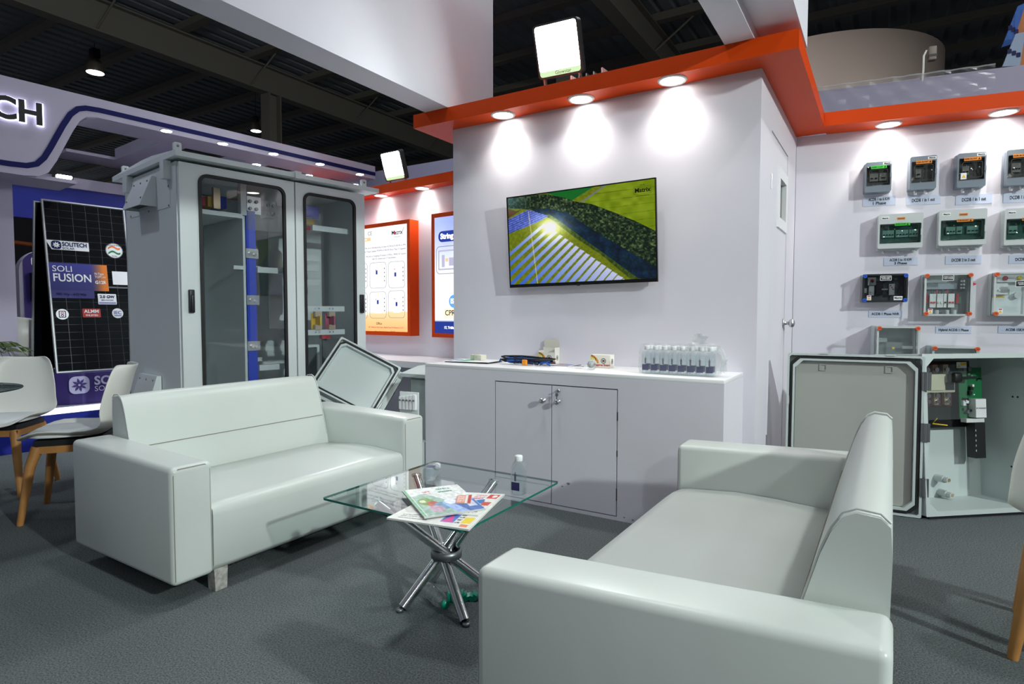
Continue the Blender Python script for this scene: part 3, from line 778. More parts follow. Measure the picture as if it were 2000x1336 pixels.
# arm spotlight at its edge
p = PRF.pt(*[(a, .97, b) for a, b in (PRF.px(1803, 150, .97),)][0])
t = thing('spotlight', 'small white spotlight on an arm above the grey wall beside the drum', 'spotlight', p, PRF.a)
obj('stem', MB().tube([(0, .05, -.05), (0, 0, .05), (0, 0, .17), (.02, 0, .21)], .008, 8), SHELL, t)
obj('lamp_head', MB().rbox(.03, .085, -.03, .03, .12, .23, .008), mat('spot_grey', '#7d7468', .5), t)
obj('lamp_band', MB().box(.029, .086, -.031, .031, .145, .165), BLACK, t)
light('lamp', 'SPOT', t, (.0, .05, .2), 12, (1, .97, .95), .02, target=(-.05, .8, .1), spot=55, blend=.4)
# hanging banners at the upper right corner
for (pxs, c_, lab, off) in (([(1957, 92), (1988, 12), (2004, 5), (1978, 86)], '#1b56a8', 'blue hanging banner at the upper right corner', 1.6),
                       ([(1958, 130), (1984, 66), (2003, 62), (1992, 128)], '#8fa0b8', 'pale blue printed hanging banner with an orange edge, lower right', 1.5)):
    pts = [PRF.px(x_, y_, off) for x_, y_ in pxs]
    t = thing('hanging_banner', lab, 'banner', PRF.pt(0, off, 0), PRF.a)
    obj('cloth', MB().prism(pts, 0, .02), mat('banner' + c_, c_, .6), t)
    a, b = pts[2], pts[3]
    obj('edge_strip', MB().prism([a, b, (b[0] + .05, b[1]), (a[0] + .05, a[1])], 0, .02), mat('banner_orange', '#b06a35', .6), t)
    obj('hanging_wire', MB().cyl((a[0], .01, a[1]), (a[0] + .05, .01, 6.8), .003, n=5), BLACK, t)
    for k_ in range(3):
        xx = (pts[0][0] * (3 - k_) + pts[3][0] * k_) / 3 * .5 + (pts[1][0] * (3 - k_) + pts[2][0] * k_) / 3 * .5; zz = (pts[0][1] + pts[1][1]) / 2
        obj('printed_mark', MB().prism(rrect(xx - .012, xx + .018, zz - .03 - .02 * k_, zz + .01 - .02 * k_, .008, 3), -.002, 0), NAVY, t)

# ================================================================== SOFAS
def make_sofa(L, D, label, shear=0.0, za=.54, zs=.352, zb=.745, aw=.165):
    """local x along the length, y from the front (0) to the back (D)"""
    t = thing('sofa', label, 'sofa', group='white two-seat sofas')
    Mh = Matrix(((1, shear, 0, 0), (0, 1, 0, 0), (0, 0, 1, 0), (0, 0, 0, 1)))
    z0 = .085
    for k, x0 in enumerate((0, L - aw)):
        bm = bmesh.new(); bmesh.ops.create_cube(bm, size=1)
        for p in bm.verts: p.co = Vector((x0 + (p.co.x + .5) * aw, (p.co.y + .5) * D, z0 + (p.co.z + .5) * (za - z0) + (.018 if (p.co.y > 0 and p.co.z > 0) else 0)))
        bmesh.ops.bevel(bm, geom=[e for e in bm.edges], offset=.022, segments=4, profile=.5, affect='EDGES')
        a = obj('armrest', MB().bm(bm, Mh, True), LEATHER, t)
        # stitched edge round the arm front
        e = [(x0 + .012, .004, z0 + .02), (x0 + .012, .004, za - .03), (x0 + .03, .004, za - .009), (x0 + aw - .03, .004, za - .009), (x0 + aw - .012, .004, za - .03), (x0 + aw - .012, .004, z0 + .02)]
        obj('seam', MB().tube([Mh @ Vector(p) for p in e], .0022, 5), SEAM, a)
    # seat: crowned block with a rounded nose
    xa, xb = aw + .003, L - aw - .003
    prof = [(.03, z0), (.012, z0 + .03), (.010, zs - .04), (.013, zs - .018), (.026, zs - .005), (.055, zs), (.25, zs + .012), (.40, zs + .006), (D - .20, zs - .012), (D - .20, z0)]
    m = MB(); n = len(prof); nx = 14; v = []
    for i in range(nx + 1):
        u = i / nx; x = xa + (xb - xa) * u; k_ = 1 - abs(2 * u - 1) ** 10
        for j, (y, z) in enumerate(prof):
            sag = .010 * k_ if 4 <= j <= 8 else 0
            v.append(Mh @ Vector((x, y - (.012 * k_ if 1 <= j <= 4 else 0), z + sag)))
    m.add(v, [(i * n + j, i * n + (j + 1) % n, (i + 1) * n + (j + 1) % n, (i + 1) * n + j) for i in range(nx) for j in range(n)], True)
    m.add(v, [tuple(range(n)), tuple(range(nx * n, (nx + 1) * n))[::-1]])
    obj('seat', m, LEATHER, t)
    # backrest
    prof = [(D - .205, zs - .03), (D - .195, zs + .04), (D - .165, zs + .16), (D - .125, zb - .09), (D - .108, zb - .045), (D - .088, zb - .012), (D - .065, zb), (D - .025, zb - .004), (D - .008, zb - .02), (D - .004, zb - .08), (D - .012, .1), (D - .15, .1)]
    m = MB(); n = len(prof); nx = 12; v = []
    for i in range(nx + 1):
        u = i / nx; x = xa - .004 + (xb - xa + .008) * u
        if u == 0: x += .004
        for y, z in prof: v.append(Mh @ Vector((x, y, z - .008 * (abs(2 * u - 1) ** 8))))
    m.add(v, [(i * n + j, i * n + (j + 1) % n, (i + 1) * n + (j + 1) % n, (i + 1) * n + j) for i in range(nx) for j in range(n)], True)
    m.add(v, [tuple(range(n)), tuple(range(nx * n, (nx + 1) * n))[::-1]])
    b = obj('backrest', m, LEATHER, t)
    ys, zz = D - .166, zs + .155
    obj('seam', MB().tube([Mh @ Vector((xa + .01, ys - .0015, zz)), Mh @ Vector((xb - .01, ys - .0015, zz))], .0022, 5), SEAM, b)
    for xx in (xa + .001, xb - .001):
        obj('side_piping', MB().tube([Mh @ Vector((xx, y, z)) for y, z in prof[1:9]], .003, 5), LEATHER, b)
    LEG = mat('whitewashed_leg', '#b9b7b2', .7, noise=(40, 3, '#8f8c86', .35, .6))
    for lx in (aw + .012, L - aw - .062):
        for ly in (.02, D - .10):
            obj('leg', MB().prism([(lx, .0), (lx + .05, .0), (lx + .054, z0 + .005), (lx - .004, z0 + .005)], ly, ly + .05, M=Mh), LEG, t)
    return t
LEATHER_ = LEATHER
# left sofa: faces +X, length along Y
s1 = make_sofa(1.43, .82, 'white leatherette two-seat sofa on the left, standing before the grey cabinet')
s1.location = (-2.245, 1.215, 0); s1.rotation_euler = (0, 0, math.radians(90 - .8))
# right sofa: faces -X; local x runs along -Y
s2 = make_sofa(1.69, .81, 'white leatherette two-seat sofa in the right foreground, seen from its side', shear=-.075)
s2.location = (-.765, 2.795, 0); s2.rotation_euler = (0, 0, math.radians(-90 - .6))
# worn patches on the corners of the right sofa
# ================================================================== GLASS TABLE
tz = .42
tx0, tx1, ty0, ty1 = -1.80, -1.137, 1.54, 2.213
tb = thing('coffee_table', 'square glass coffee table on crossed chrome legs between the two sofas', 'table', ((tx0 + tx1) / 2, (ty0 + ty1) / 2, 0))
hw, hd = (tx1 - tx0) / 2, (ty1 - ty0) / 2
TG = clear('table_glass', (.82, .91, .885), 2.0, .004)
EDG = mat('glass_edge_green', (.010, .16, .115), .12, spec=.6)
top_ = obj('tabletop', MB().add([(-hw, -hd, tz), (hw, -hd, tz), (hw, hd, tz), (-hw, hd, tz)], [(0, 1, 2, 3)]), TG, tb)
rr = rrect(-hw, hw, -hd, hd, .012, 4)
m = MB(); n = len(rr)
v = [(a, b, tz - .008) for a, b in rr] + [(a, b, tz + .0003) for a, b in rr]
m.add(v, [(i, (i + 1) % n, n + (i + 1) % n, n + i) for i in range(n)], False)
obj('glass_edge', m, EDG, top_)
c0 = Vector((-1.445, 1.848, .180)); base = Vector(tb.location)
feet = [onz(782, 1196, .0), onz(914, 1222, .0), onz(838, 1136, .0), None]
feet[3] = Vector((-1.29, 1.985, 0)); tops = []
for k in range(4):
    f_ = feet[k]; d = c0 - f_; p_ = c0 + d * ((tz - .012 - c0.z) / c0.z); sd_ = Vector((-d.y, d.x, 0)).normalized() * .020
    feet[k] = f_ + sd_ * .3; tops.append(p_ + sd_ * 1.7)
for k, (f_, p_) in enumerate(zip(feet, tops)):
    d = p_ - f_; d.normalize(); f2 = f_ + d * .018
    leg = obj('leg', MB().tube([f2 - base, p_ - base], .0195, 18), CHROME, tb)
    obj('suction_pad', MB().lathe([(0, 0), (.022, 0), (.022, .008), (0, .008)], c=p_ - base + Vector((0, 0, .0025)), n=18), clear('suction_cup', (.8, .85, .84), 1.4, .1, white=.2), leg)
    obj('foot_cap', MB().lathe([(0, 0), (.013, 0), (.014, .012), (0, .012)], c=f_ - base, n=16), DSTEEL, leg)
obj('clamp_ring', MB().lathe([(.054, -.016), (.061, -.016), (.061, .016), (.054, .016), (.054, -.016)], c=c0 - base, n=26), DSTEEL, tb)

# ------------------------------------------------------------------ bottles
CAPW = mat('cap_white', '#eceef0', .4)
CAPG = mat('cap_green', (.0, .30, .19), .35)
LABB = mat('label_navy', '#24255c', .5)
LABC = mat('label_grey', '#5a5c66', .5)
def bottle_mesh(h=.15, r=.0285):
    k = h / .15
    prof = [(.0, .002), (r * .90, .0), (r, .006)]
    for i in range(6): prof += [(r, .012 * k + .012 * k * i), (r * .965, .018 * k + .012 * k * i)]
    prof += [(r, .086 * k), (r, .104 * k), (r * .93, .113 * k), (r * .70, .122 * k), (r * .48, .128 * k), (r * .47, .133 * k)]
    return MB().lathe(prof, n=24, sq=.6).mesh('body')
def cap_mesh(h=.15, r=.027):
    k = h / .15
    return MB().lathe([(0, .128 * k), (r * .56, .128 * k), (r * .57, .130 * k), (r * .57, .147 * k), (r * .50, .150 * k), (0, .150 * k)], n=22).mesh('cap')
def label_mesh(h=.15, r=.027):
    k = h / .15; n = 8; v = []
    for z in (.018 * k, .050 * k):
        for i in range(n + 1):
            a = math.radians(-34 + 68 * i / n); rr_ = r * 1.03 * (abs(math.cos(a)) ** 6 + abs(math.sin(a)) ** 6) ** (-1 / 6) * .93 + .0012
            v.append((rr_ * math.sin(a), -rr_ * math.cos(a), z))
    m = MB(); m.add(v, [(i, i + 1, n + 2 + i, n + 1 + i) for i in range(n)])
    return m.mesh('label_band')
BB, BC, BL_ = bottle_mesh(), cap_mesh(), label_mesh()
BB.materials.append(PET); BC.materials.append(CAPW); BL_.materials.append(LABB)
WTR = MB().lathe([(0, .003), (.0235, .003), (.0245, .08), (.022, .098), (.012, .117), (0, .117)], n=18, sq=.6).mesh('water'); WTR.materials.append(clear('water', (.93, .97, .98), 1.2, .02))
def bottle(label, loc, rotz=0, group=None, rot=None, water=True, crossmark=True):
    t = thing('water_bottle', label, 'bottle', loc, rotz, group)
    if rot is not None: t.rotation_euler = rot
    obj('body', BB, None, t); obj('cap', BC, None, t); obj('label_band', BL_, None, t)
    if water: obj('water', WTR, None, t)
    if crossmark:
        obj('label_mark', MB().box(-.004, .004, -.0285, -.0275, .055, .078).box(-.007, .007, -.0287, -.0275, .078, .0815).box(-.0016, .0016, -.0287, -.0275, .0815, .09), LABC, t)
    return t
q = onz(1013, 964, tz)
yawc = math.atan2(-q.x, q.y)   # label turned to the left of the viewer
bottle('clear water bottle with white cap standing on the glass table', (q.x, q.y, tz + .0005), math.radians(2), 'small water bottles')
q = onz(846, 938, tz)
t = bottle('clear water bottle lying on its side at the back of the glass table', (q.x, q.y - .03, tz + .030), group='small water bottles', rot=(math.radians(-90), 0, math.radians(24)), crossmark=False)

# bottle on the floor with green cap, and a green strip
q = onz(868, 1180, .03)
GB = thing('water_bottle', 'clear bottle with green cap lying on the carpet under the glass table', 'bottle', (q.x, q.y, .031)); GB.rotation_euler = (math.radians(90), 0, math.radians(64))
gb = MB().lathe([(.0, -.15), (.028, -.148), (.030, -.12), (.029, -.04), (.022, -.02), (.013, -.012), (.013, -.002)], n=20).mesh('body'); gb.materials.append(PET)
obj('body', gb, None, GB); obj('cap', MB().lathe([(0, -.004), (.0155, -.004), (.0165, .012), (.014, .016), (0, .016)], n=20), CAPG, GB)
q2 = onz(901, 1166, .012)
GW = thing('crushed_bottle', 'crushed green-labelled bottle on the carpet beside the sofa corner', 'bottle', (q2.x, q2.y, 0.0), math.radians(30))
m = MB()
for i in range(8):
    a = i * .8; m.prism([(-.05 + .014 * i, .002), (-.036 + .014 * i, .002 + .006 * (i % 2)), (-.036 + .014 * i, .03 + .010 * math.sin(a)), (-.05 + .014 * i, .03 + .010 * math.sin(a + .8))], -.02 - .006 * math.sin(a), .02)
obj('body', m, CAPG, GW)
obj('cap', MB().cyl((.065, 0, .016), (.08, 0, .016), .015), CAPG, GW)
obj('neck', MB().cyl((.055, 0, .016), (.067, 0, .016), .012), PET, GW)

# ------------------------------------------------------------------ printed matter on the table
PAPER = mat('paper', '#e3e4e2', .6)
def sheet(name, label, cat, pxq, z, th, col, under=PAPER, nu=70, nv=60, group=None):
    """flat booklet from its four corners TL TR BR BL (pixels) lying at height z"""
    P = [onz(x, y, z + th) for x, y in pxq]
    c = sum(P, Vector()) / 4; c.z = z
    t = thing(name, label, cat, c, 0, group)
    L = [p - c for p in P]
    b = MB(); lo = [Vector((p.x, p.y, 0)) for p in L]; hi = [Vector((p.x, p.y, th - .0004)) for p in L]
    b.add(lo + hi, [(3, 2, 1, 0), (4, 5, 6, 7), (0, 1, 5, 4), (1, 2, 6, 5), (2, 3, 7, 6), (3, 0, 4, 7)])
    obj('page_block', b, under, t)
    obj('cover', paint_mesh('cover', [Vector((p.x, p.y, th)) for p in L], nu, nv, col), vcol('printed_cover'), t)
    return t, [Vector((p.x, p.y, th + .0004)) for p in L]
def rects(base, items, seed=1, grain=.0):
    def fn(U, V):
        C = np.tile(np.array(base, float), (len(U), 1))
        for it in items:
            kind = it[0]
            if kind == 'r': m_ = (U > it[1]) & (U < it[3]) & (V > it[2]) & (V < it[4])
            elif kind == 'p': m_ = inpoly(U, V, it[1]); it = (0,) * 4 + (0, it[2]) if False else ('p', 0, 0, 0, 0, it[2])
            elif kind == 'c': m_ = ((U - it[1]) ** 2 + (V - it[2]) ** 2) < it[3] ** 2; it = ('c', 0, 0, 0, 0, it[4])
            elif kind == 't':  # lines of text
                m_ = (U > it[1]) & (U < it[3]) & (V > it[2]) & (V < it[4]) & (np.mod((V - it[2]) * it[6], 1) < .5) & (vnoise(U, V, 60, 3) > .3)
            C[m_] = it[5]
        if grain: C += (vnoise(U, V, 25, seed)[:, None] - .5) * grain
        return C
    return fn
# large newspaper-style sheet underneath
news = rects((.88, .88, .86), [('p', [(0, 0), (.42, 0), (.3, .55), (.12, .62), (0, .35)], (.80, .80, .78)), ('r', .74, .04, .93, .24, (.78, .20, .16)), ('c', .835, .12, .05, (.92, .9, .88)), ('r', .80, .30, .92, .42, (.78, .25, .2)),
    ('t', .60, .08, .72, .5, (.35, .35, .38), 16), ('p', [(.80, .58), (.93, .50), (.95, .60), (.82, .66)], (.93, .80, .05)), ('r', .84, .72, .95, .88, (.94, .82, .08)), ('r', .60, .62, .76, .90, (.30, .45, .75)),
    ('p', [(.61, .88), (.68, .66), (.75, .88)], (.85, .25, .55)), ('t', .77, .64, .83, .93, (.3, .3, .35), 14), ('r', .86, .90, .95, .97, (.9, .5, .25)), ('t', .10, .70, .45, .95, (.55, .55, .55), 12)], grain=.05)
news_t, _ = sheet('newspaper', 'white folded newspaper sheet lying under the magazine on the glass table', 'newspaper', [(806, 985), (986, 965), (916, 1034), (755, 1011)], tz + .0014, .006, news, nu=90, nv=80)
# second leaf fanned out to the right
leaf2 = rects((.90, .90, .88), [('r', .70, .06, .95, .26, (.80, .22, .18)), ('c', .86, .15, .06, (.92, .9, .88)), ('t', .40, .10, .66, .4, (.75, .3, .4), 12), ('p', [(.55, .36), (.72, .30), (.80, .5), (.6, .55)], (.1, .45, .75)), ('r', .75, .42, .95, .6, (.80, .30, .22)), ('t', .1, .6, .9, .95, (.5, .5, .5), 12)], grain=.04)
sheet('leaflet', 'white leaflet with red numerals fanned out right of the magazine', 'leaflet', [(905, 961), (985, 965), (934, 1006), (850, 1000)], tz + .0078, .004, leaf2)
# glossy magazine with green spine
mag = rects((.90, .91, .90), [('r', 0, 0, .045, 1, (.42, .68, .50)), ('p', [(.06, .30), (.30, .22), (.62, .62), (.70, 1), (.06, 1)], (.60, .72, .66)), ('c', .22, .52, .13, (.45, .62, .25)), ('c', .30, .62, .10, (.72, .35, .25)), ('c', .42, .72, .13, (.40, .58, .72)),
    ('c', .30, .80, .12, (.75, .62, .70)), ('c', .17, .50, .05, (.90, .88, .80)), ('p', [(.45, .62), (1, .45), (1, 1), (.55, 1)], (.62, .72, .90)), ('p', [(.62, .70), (1, .62), (1, 1), (.75, 1)], (.28, .42, .70)), ('c', .60, .60, .10, (.93, .94, .98)),
    ('t', .55, .08, .80, .30, (.15, .5, .35), 9), ('t', .28, .14, .42, .26, (.75, .35, .42), 10), ('r', .80, .66, .95, .86, (.80, .83, .90))], grain=.16)
sheet('magazine', 'glossy magazine with green spine and colourful cover on top of the papers', 'magazine', [(785, 958), (893, 946), (948, 993), (829, 1010)], tz + .0122, .006, mag, under=mat('magazine_edge', '#c9cbc8', .6), nu=90, nv=80)
crd = rects((.86, .55, .48), [('r', .0, .0, .62, 1, (.85, .52, .42)), ('t', .08, .15, .55, .85, (.95, .85, .82), 8), ('r', .62, 0, .78, 1, (.93, .9, .88)), ('r', .78, 0, 1, 1, (.75, .18, .14))])
sheet('card', 'small red and white card tucked at the magazine edge', 'card', [(893, 968), (922, 966), (919, 983), (889, 983)], tz + .0188, .0012, crd, nu=24, nv=20)
# ================================================================== COUNTER
cx0, cx1, cz = -2.538, -.655, .795
cnt = thing('counter', 'white storage counter with two cupboard doors under the television', 'counter', (cx0, YC, 0))
cw_ = cx1 - cx0; dp = YT - YC - .001
dx0, dxm, dx1 = -1.991 - cx0, -1.605 - cx0, -1.207 - cx0; dz0, dz1 = .022, .712
gp = .003
fr = MB().box(0, dx0 - gp, 0, .02, 0, cz - .02).box(dx1 + gp, cw_, 0, .02, 0, cz - .02).box(dx0 - gp, dx1 + gp, 0, .02, dz1 + gp, cz - .02).box(dx0 - gp, dx1 + gp, 0, .02, 0, dz0 - gp)
fr.box(0, .02, .02, dp, 0, cz - .02).box(cw_ - .02, cw_, .02, dp, 0, cz - .02)
obj('carcass', fr, WHITE, cnt)
obj('inner_back', MB().box(dx0 - .05, dx1 + .05, .03, .04, 0, cz - .03), BLACK, cnt)  # black sheet close behind the doors stands in for shade in their gaps
obj('worktop', MB().rbox(0, cw_, 0, dp, cz - .02, cz, .002, 2), WHITE2, cnt)
for (a, b, kx) in ((dx0, dxm, dxm - .05), (dxm, dx1, dxm + .045)):
    d = obj('door', MB().box(a + gp, b - gp, .0, .018, dz0 + gp, dz1 - gp), WHITE, cnt)
    kn = Matrix.Translation((kx, 0, ony(1065, 782, YC).z)) @ Matrix.Rotation(math.radians(90), 4, 'X')
    obj('knob', MB().lathe([(0, 0), (.012, 0), (.012, .003), (.006, .005), (.006, .015), (.014, .019), (.0175, .026), (.014, .033), (0, .035)], n=20, M=kn), CHROME, d)
    if a == dxm:
        lz = ony(1091, 763, YC).z
        obj('lock', MB().lathe([(0, 0), (.010, 0), (.010, .006), (0, .007)], n=16, M=Matrix.Translation((kx, 0, lz)) @ Matrix.Rotation(math.radians(90), 4, 'X')), CHROME, d)
        obj('key', MB().box(kx - .0015, kx + .0015, -.022, -.006, lz - .004, lz + .004).prism(circ(kx - .002, lz - .022, .010, 12), -.022, -.019).box(kx - .004, kx + .001, -.022, -.019, lz - .046, lz - .028), DSTEEL, d)
for (pa, pb) in (((1206, 805), (1206, 822)), ((1204, 955), (1204, 978)), ((1205, 880), (1205, 892))):
    a, b = ony(*pa, YC), ony(*pb, YC); obj('paint_chip', MB().box(a.x - cx0 - .0025, a.x - cx0 + .0035, -.0006, .001, b.z, a.z), mat('chipped', (.05, .045, .04), .9), cnt)
GRIME = mat('grime', '#8a8378', .9)
for (px, py, r_) in ((1110, 945, .010), (1098, 950, .006), (1219, 1011, .005), (1236, 1016, .006)):
    a = ony(px, py, YC); obj('grime_spot', MB().prism([(a.x - cx0 + r_ * math.cos(t_) * (1 + .4 * math.sin(3 * t_)), a.z + .7 * r_ * math.sin(t_)) for t_ in np.linspace(0, 6.1, 10)], -.0005, .0), GRIME, cnt)
# things on the counter
def onc(x, y): return onz(x, y, cz)
# paper plate / brochure with black underside
q = onc(925, 707); q.y = min(q.y, 3.36)
t = thing('brochure', 'white brochure with blue and green print at the left end of the counter', 'brochure', (q.x, q.y, cz + .0006), math.radians(4))
obj('back_cover', MB().box(-.165, .165, -.10, .10, 0, .004), BLACK, t)
obj('front_cover', paint_mesh('front_cover', [Vector((-.18, .11, .010)), Vector((.18, .11, .012)), Vector((.18, -.108, .010)), Vector((-.18, -.108, .006))], 60, 40,
    rects((.90, .91, .91), [('p', [(.06, .2), (.14, .15), (.1, .8), (.02, .8)], (.25, .35, .65)), ('p', [(.30, .2), (.52, .1), (.46, .9), (.22, .8)], (.45, .72, .58)), ('r', .18, .3, .21, .8, (.2, .25, .6))])), vcol('printed_cover'), t)
q = onc(934, 706); q.y = min(q.y, 3.36)
t = thing('card_stack', 'cream stack of visiting cards held by a rubber band on the brochure', 'cards', (q.x, q.y, cz + .0125), math.radians(-6))
CREAM = mat('cream_card', '#e4e2d0', .6)
for i in range(8): obj('card', MB().box(-.048 + .001 * (i % 3), .048 + .001 * (i % 2), -.028, .028 - .001 * (i % 2), .0042 * i, .0042 * i + .0036), CREAM, t)
obj('rubber_band', MB().tube([(-.014, -.029, -.0005), (-.014, -.0295, .034), (-.014, .029, .034), (-.014, .029, -.0005)], .0012, 5, closed=True), mat('band_brown', '#b9a27c', .6), t)
# lanyards
q = onc(1030, 713); q.y = min(q.y, 3.40)
lan = thing('lanyard_pile', 'tangled navy and blue printed lanyards with one orange clip on the counter', 'lanyard', (q.x, q.y, cz))
rng = random.Random(3)
LB = [mat('lanyard_navy', (.008, .016, .07), .7), mat('lanyard_blue', (.01, .10, .42), .7), mat('lanyard_black', (.01, .01, .012), .7)]
for k in range(9):
    pts = []; a = rng.uniform(0, 6.28); ex = .10 + .05 * (k % 3)
    for i in range(14):
        u = i / 13; pts.append(Vector((ex * math.cos(a + 5.5 * u) * (1 - .25 * u) + rng.uniform(-.01, .01), .045 * math.sin(a + 7 * u) + rng.uniform(-.008, .008), .006 + .005 * k * (.4 + .6 * math.sin(u * 3.1)) + .012 * abs(math.sin(4 * u + k)))))
    obj('strap', MB().tube(pts, .0055, 5), LB[k % 3], lan)
tail = [Vector((-.08, -.02, .010)), Vector((-.12, -.02, .022)), Vector((-.16, -.01, .018)), Vector((-.20, .0, .030)), Vector((-.215, .01, .012))]
obj('strap', MB().tube(tail, .006, 5), LB[1], lan)
tail = [Vector((.10, -.03, .012)), Vector((.13, -.03, .03)), Vector((.16, -.035, .02)), Vector((.185, -.04, .008))]
obj('strap', MB().tube(tail, .006, 5), LB[1], lan)
obj('clip', MB().rbox(-.003, .030, -.066, -.048, .004, .038, .005), mat('clip_orange', '#e8921f', .5), lan)
for a, b in ((-.05, -.055), (.05, -.05), (.09, -.05)): obj('metal_hook', MB().tube([(a, b, .006), (a + .02, b - .006, .006), (a + .026, b, .014)], .003, 6), STEEL, lan)
# cup cartons
def carton(t, w, d, h, opened=False):
    b = MB().box(-w / 2, w / 2, -d / 2, d / 2, 0, h) if not opened else MB().box(-w / 2, w / 2, -d / 2, -d / 2 + .002, 0, h * .72).box(-w / 2, -w / 2 + .002, -d / 2, d / 2, 0, h * .8).box(w / 2 - .002, w / 2, -d / 2, d / 2, 0, h).box(-w / 2, w / 2, d / 2 - .002, d / 2, 0, h).box(-w / 2, w / 2, -d / 2, d / 2, 0, .002)
    obj('box_body', b, mat('carton_white', '#e6e3d8', .6), t)
    hh = h if not opened else h * .72
    y = -d / 2 - .0006
    def arcband(r0, r1, name, mt, cx, cz_):
        m = MB(); N = 7
        for i in range(N):
            a0, a1 = [math.radians(5 + 80 * k_ / N) for k_ in (i, i + 1)]
            pts = [(cx + r * math.cos(a), cz_ + r * math.sin(a)) for r, a in ((r0, a0), (r1, a0), (r1, a1), (r0, a1))]
            pts = [(min(max(p[0], -w / 2), w / 2), min(max(p[1], 0), hh)) for p in pts]
            m.prism(pts, y, y + .0005)
        obj(name, m, mt, t)
    arcband(.0, .030, 'print_corner', mat('carton_lime', '#d9d36a', .5), -w / 2, hh - .03)
    arcband(.032, .037, 'print_line', TEXTK, -w / 2, hh - .037)
    arcband(.042, .054, 'print_arc', mat('carton_orange', '#e08b2d', .5), -w / 2, hh - .055)
    obj('print_seal', MB().ring(circ(w * .16, hh * .55, .016, 18), circ(w * .16, hh * .55, .012, 18), y, y + .0005).box(w * .16 - .007, w * .16 + .007, y, y + .0005, hh * .55 - .006, hh * .55 + .006), mat('carton_print', '#4a4a44', .6), t)
    sd = MB()
    for rr_ in (.016,): sd.v += []
    o = obj('print_seal', MB().ring(circ(0, hh * .5, .016, 18), circ(0, hh * .5, .012, 18), 0, .0005).box(-.006, .006, 0, .0005, hh * .5 - .007, hh * .5 + .007), mat('carton_print', '#4a4a44', .6), t, (w / 2 + .0008, 0, 0), (0, 0, math.radians(90)))
    text('Papyrus Smart', .017, mat('carton_red', '#b3322a', .6), t, .012, .018, y, bold=.0005)
q = onc(1171, 719); t = thing('paper_cup_box', 'closed white carton with yellow and orange corner print on the counter', 'box', (q.x, q.y + .04, cz + .0005), math.radians(3)); carton(t, .125, .07, .078)
q = onc(1062, 711); q.y = min(q.y, 3.395); t = thing('paper_cup_box', 'opened white carton with raised lid flap behind the lanyards', 'box', (q.x + .01, q.y + .055, cz + .0005), math.radians(6)); carton(t, .115, .085, .105, True)
obj('lid_flap', MB().prism(rrect(-.05, .055, .1, .155, .018, 4), .040, .042), mat('carton_inner', '#d8d4c6', .6), t)
q = onc(1092, 713.5); q.y = min(q.y, 3.36)
t = thing('black_booklet', 'thin dark-edged booklet lying flat before the open carton', 'booklet', (q.x - .02, q.y + .02, cz + .0005), math.radians(-3))
obj('page_block', MB().box(-.13, .13, -.055, .075, 0, .0028), BLACK, t)
obj('cover', paint_mesh('cover', [Vector((-.13, .075, .0032)), Vector((.13, .075, .0032)), Vector((.13, -.055, .0032)), Vector((-.13, -.055, .0032))], 30, 16, rects((.80, .80, .82), [('r', .45, .1, .7, .7, (.55, .35, .4)), ('r', .7, .2, .9, .8, (.35, .4, .6))])), vcol('printed_cover'), t)
q = onc(1127, 719)
t = thing('plastic_packet', 'small clear packet with a black label lying on the counter', 'packet', (q.x, q.y, cz + .0005), math.radians(15))
m = MB(); nx, ny = 8, 6; v = [(-.06 + .12 * i / nx, -.035 + .07 * j / ny, .003 + .008 * abs(math.sin(i * 1.7 + j * 2.3))) for j in range(ny + 1) for i in range(nx + 1)]
m.add(v, [(j * (nx + 1) + i, j * (nx + 1) + i + 1, (j + 1) * (nx + 1) + i + 1, (j + 1) * (nx + 1) + i) for j in range(ny) for i in range(nx)])
obj('film', m, WRAP, t); obj('label', MB().box(-.01, .045, -.03, -.015, .013, .014), BLACK, t)
q = onc(1154, 721)
t = thing('clear_cup', 'clear plastic cup lying on its side against the closed carton', 'cup', (q.x, q.y, cz + .0285), math.radians(28))
obj('cup_wall', MB().lathe([(.020, 0), (.022, 0), (.028, .07), (.0265, .07), (.020, .003)], n=20, M=Matrix.Rotation(math.radians(90), 4, 'X')), clear('cup_clear', (.93, .95, .95), 1.4, .08, white=.14), t)
obj('cup_base', MB().lathe([(0, 0), (.0205, 0), (.0205, .003), (0, .003)], n=20, M=Matrix.Rotation(math.radians(90), 4, 'X')), mat('cup_white', '#e6e8e8', .4), t)
# shrink-wrapped water bottles: 8 x 2
qa = onc(1263, 729); qb = onc(1384, 737)
n8 = 8
yA = min(qa.y, qb.y) + .040
for i in range(n8):
    x = qa.x + (qb.x - qa.x) * i / (n8 - 1)
    for j in range(2):
        lab = 'wrapped water bottle in the pack on the counter, ' + ['front', 'back'][j] + ' row, ' + ['first', 'second', 'third', 'fourth', 'fifth', 'sixth', 'seventh', 'eighth'][i] + ' from the left'
        bottle(lab, (x, yA + .058 * j, cz + .0015), 0, 'shrink-wrapped water bottles', water=(j == 0), crossmark=(j == 0))
wx0, wx1 = qa.x - .038, qb.x + .038; wy0, wy1 = yA - .036, yA + .058 + .036
t = thing('shrink_wrap', 'torn clear shrink wrap round the pack of water bottles on the counter', 'plastic wrap', (0, 0, cz + .0045))
m = MB(); N = 60; ring_ = []
for i in range(N):
    a = 2 * math.pi * i / N; ca, sa = math.cos(a), math.sin(a); k_ = (abs(ca) ** 10 + abs(sa) ** 10) ** -.1
    ring_.append((ca * k_, sa * k_))
cxm, cym, hx, hy = (wx0 + wx1) / 2, (wy0 + wy1) / 2, (wx1 - wx0) / 2, (wy1 - wy0) / 2
v = []
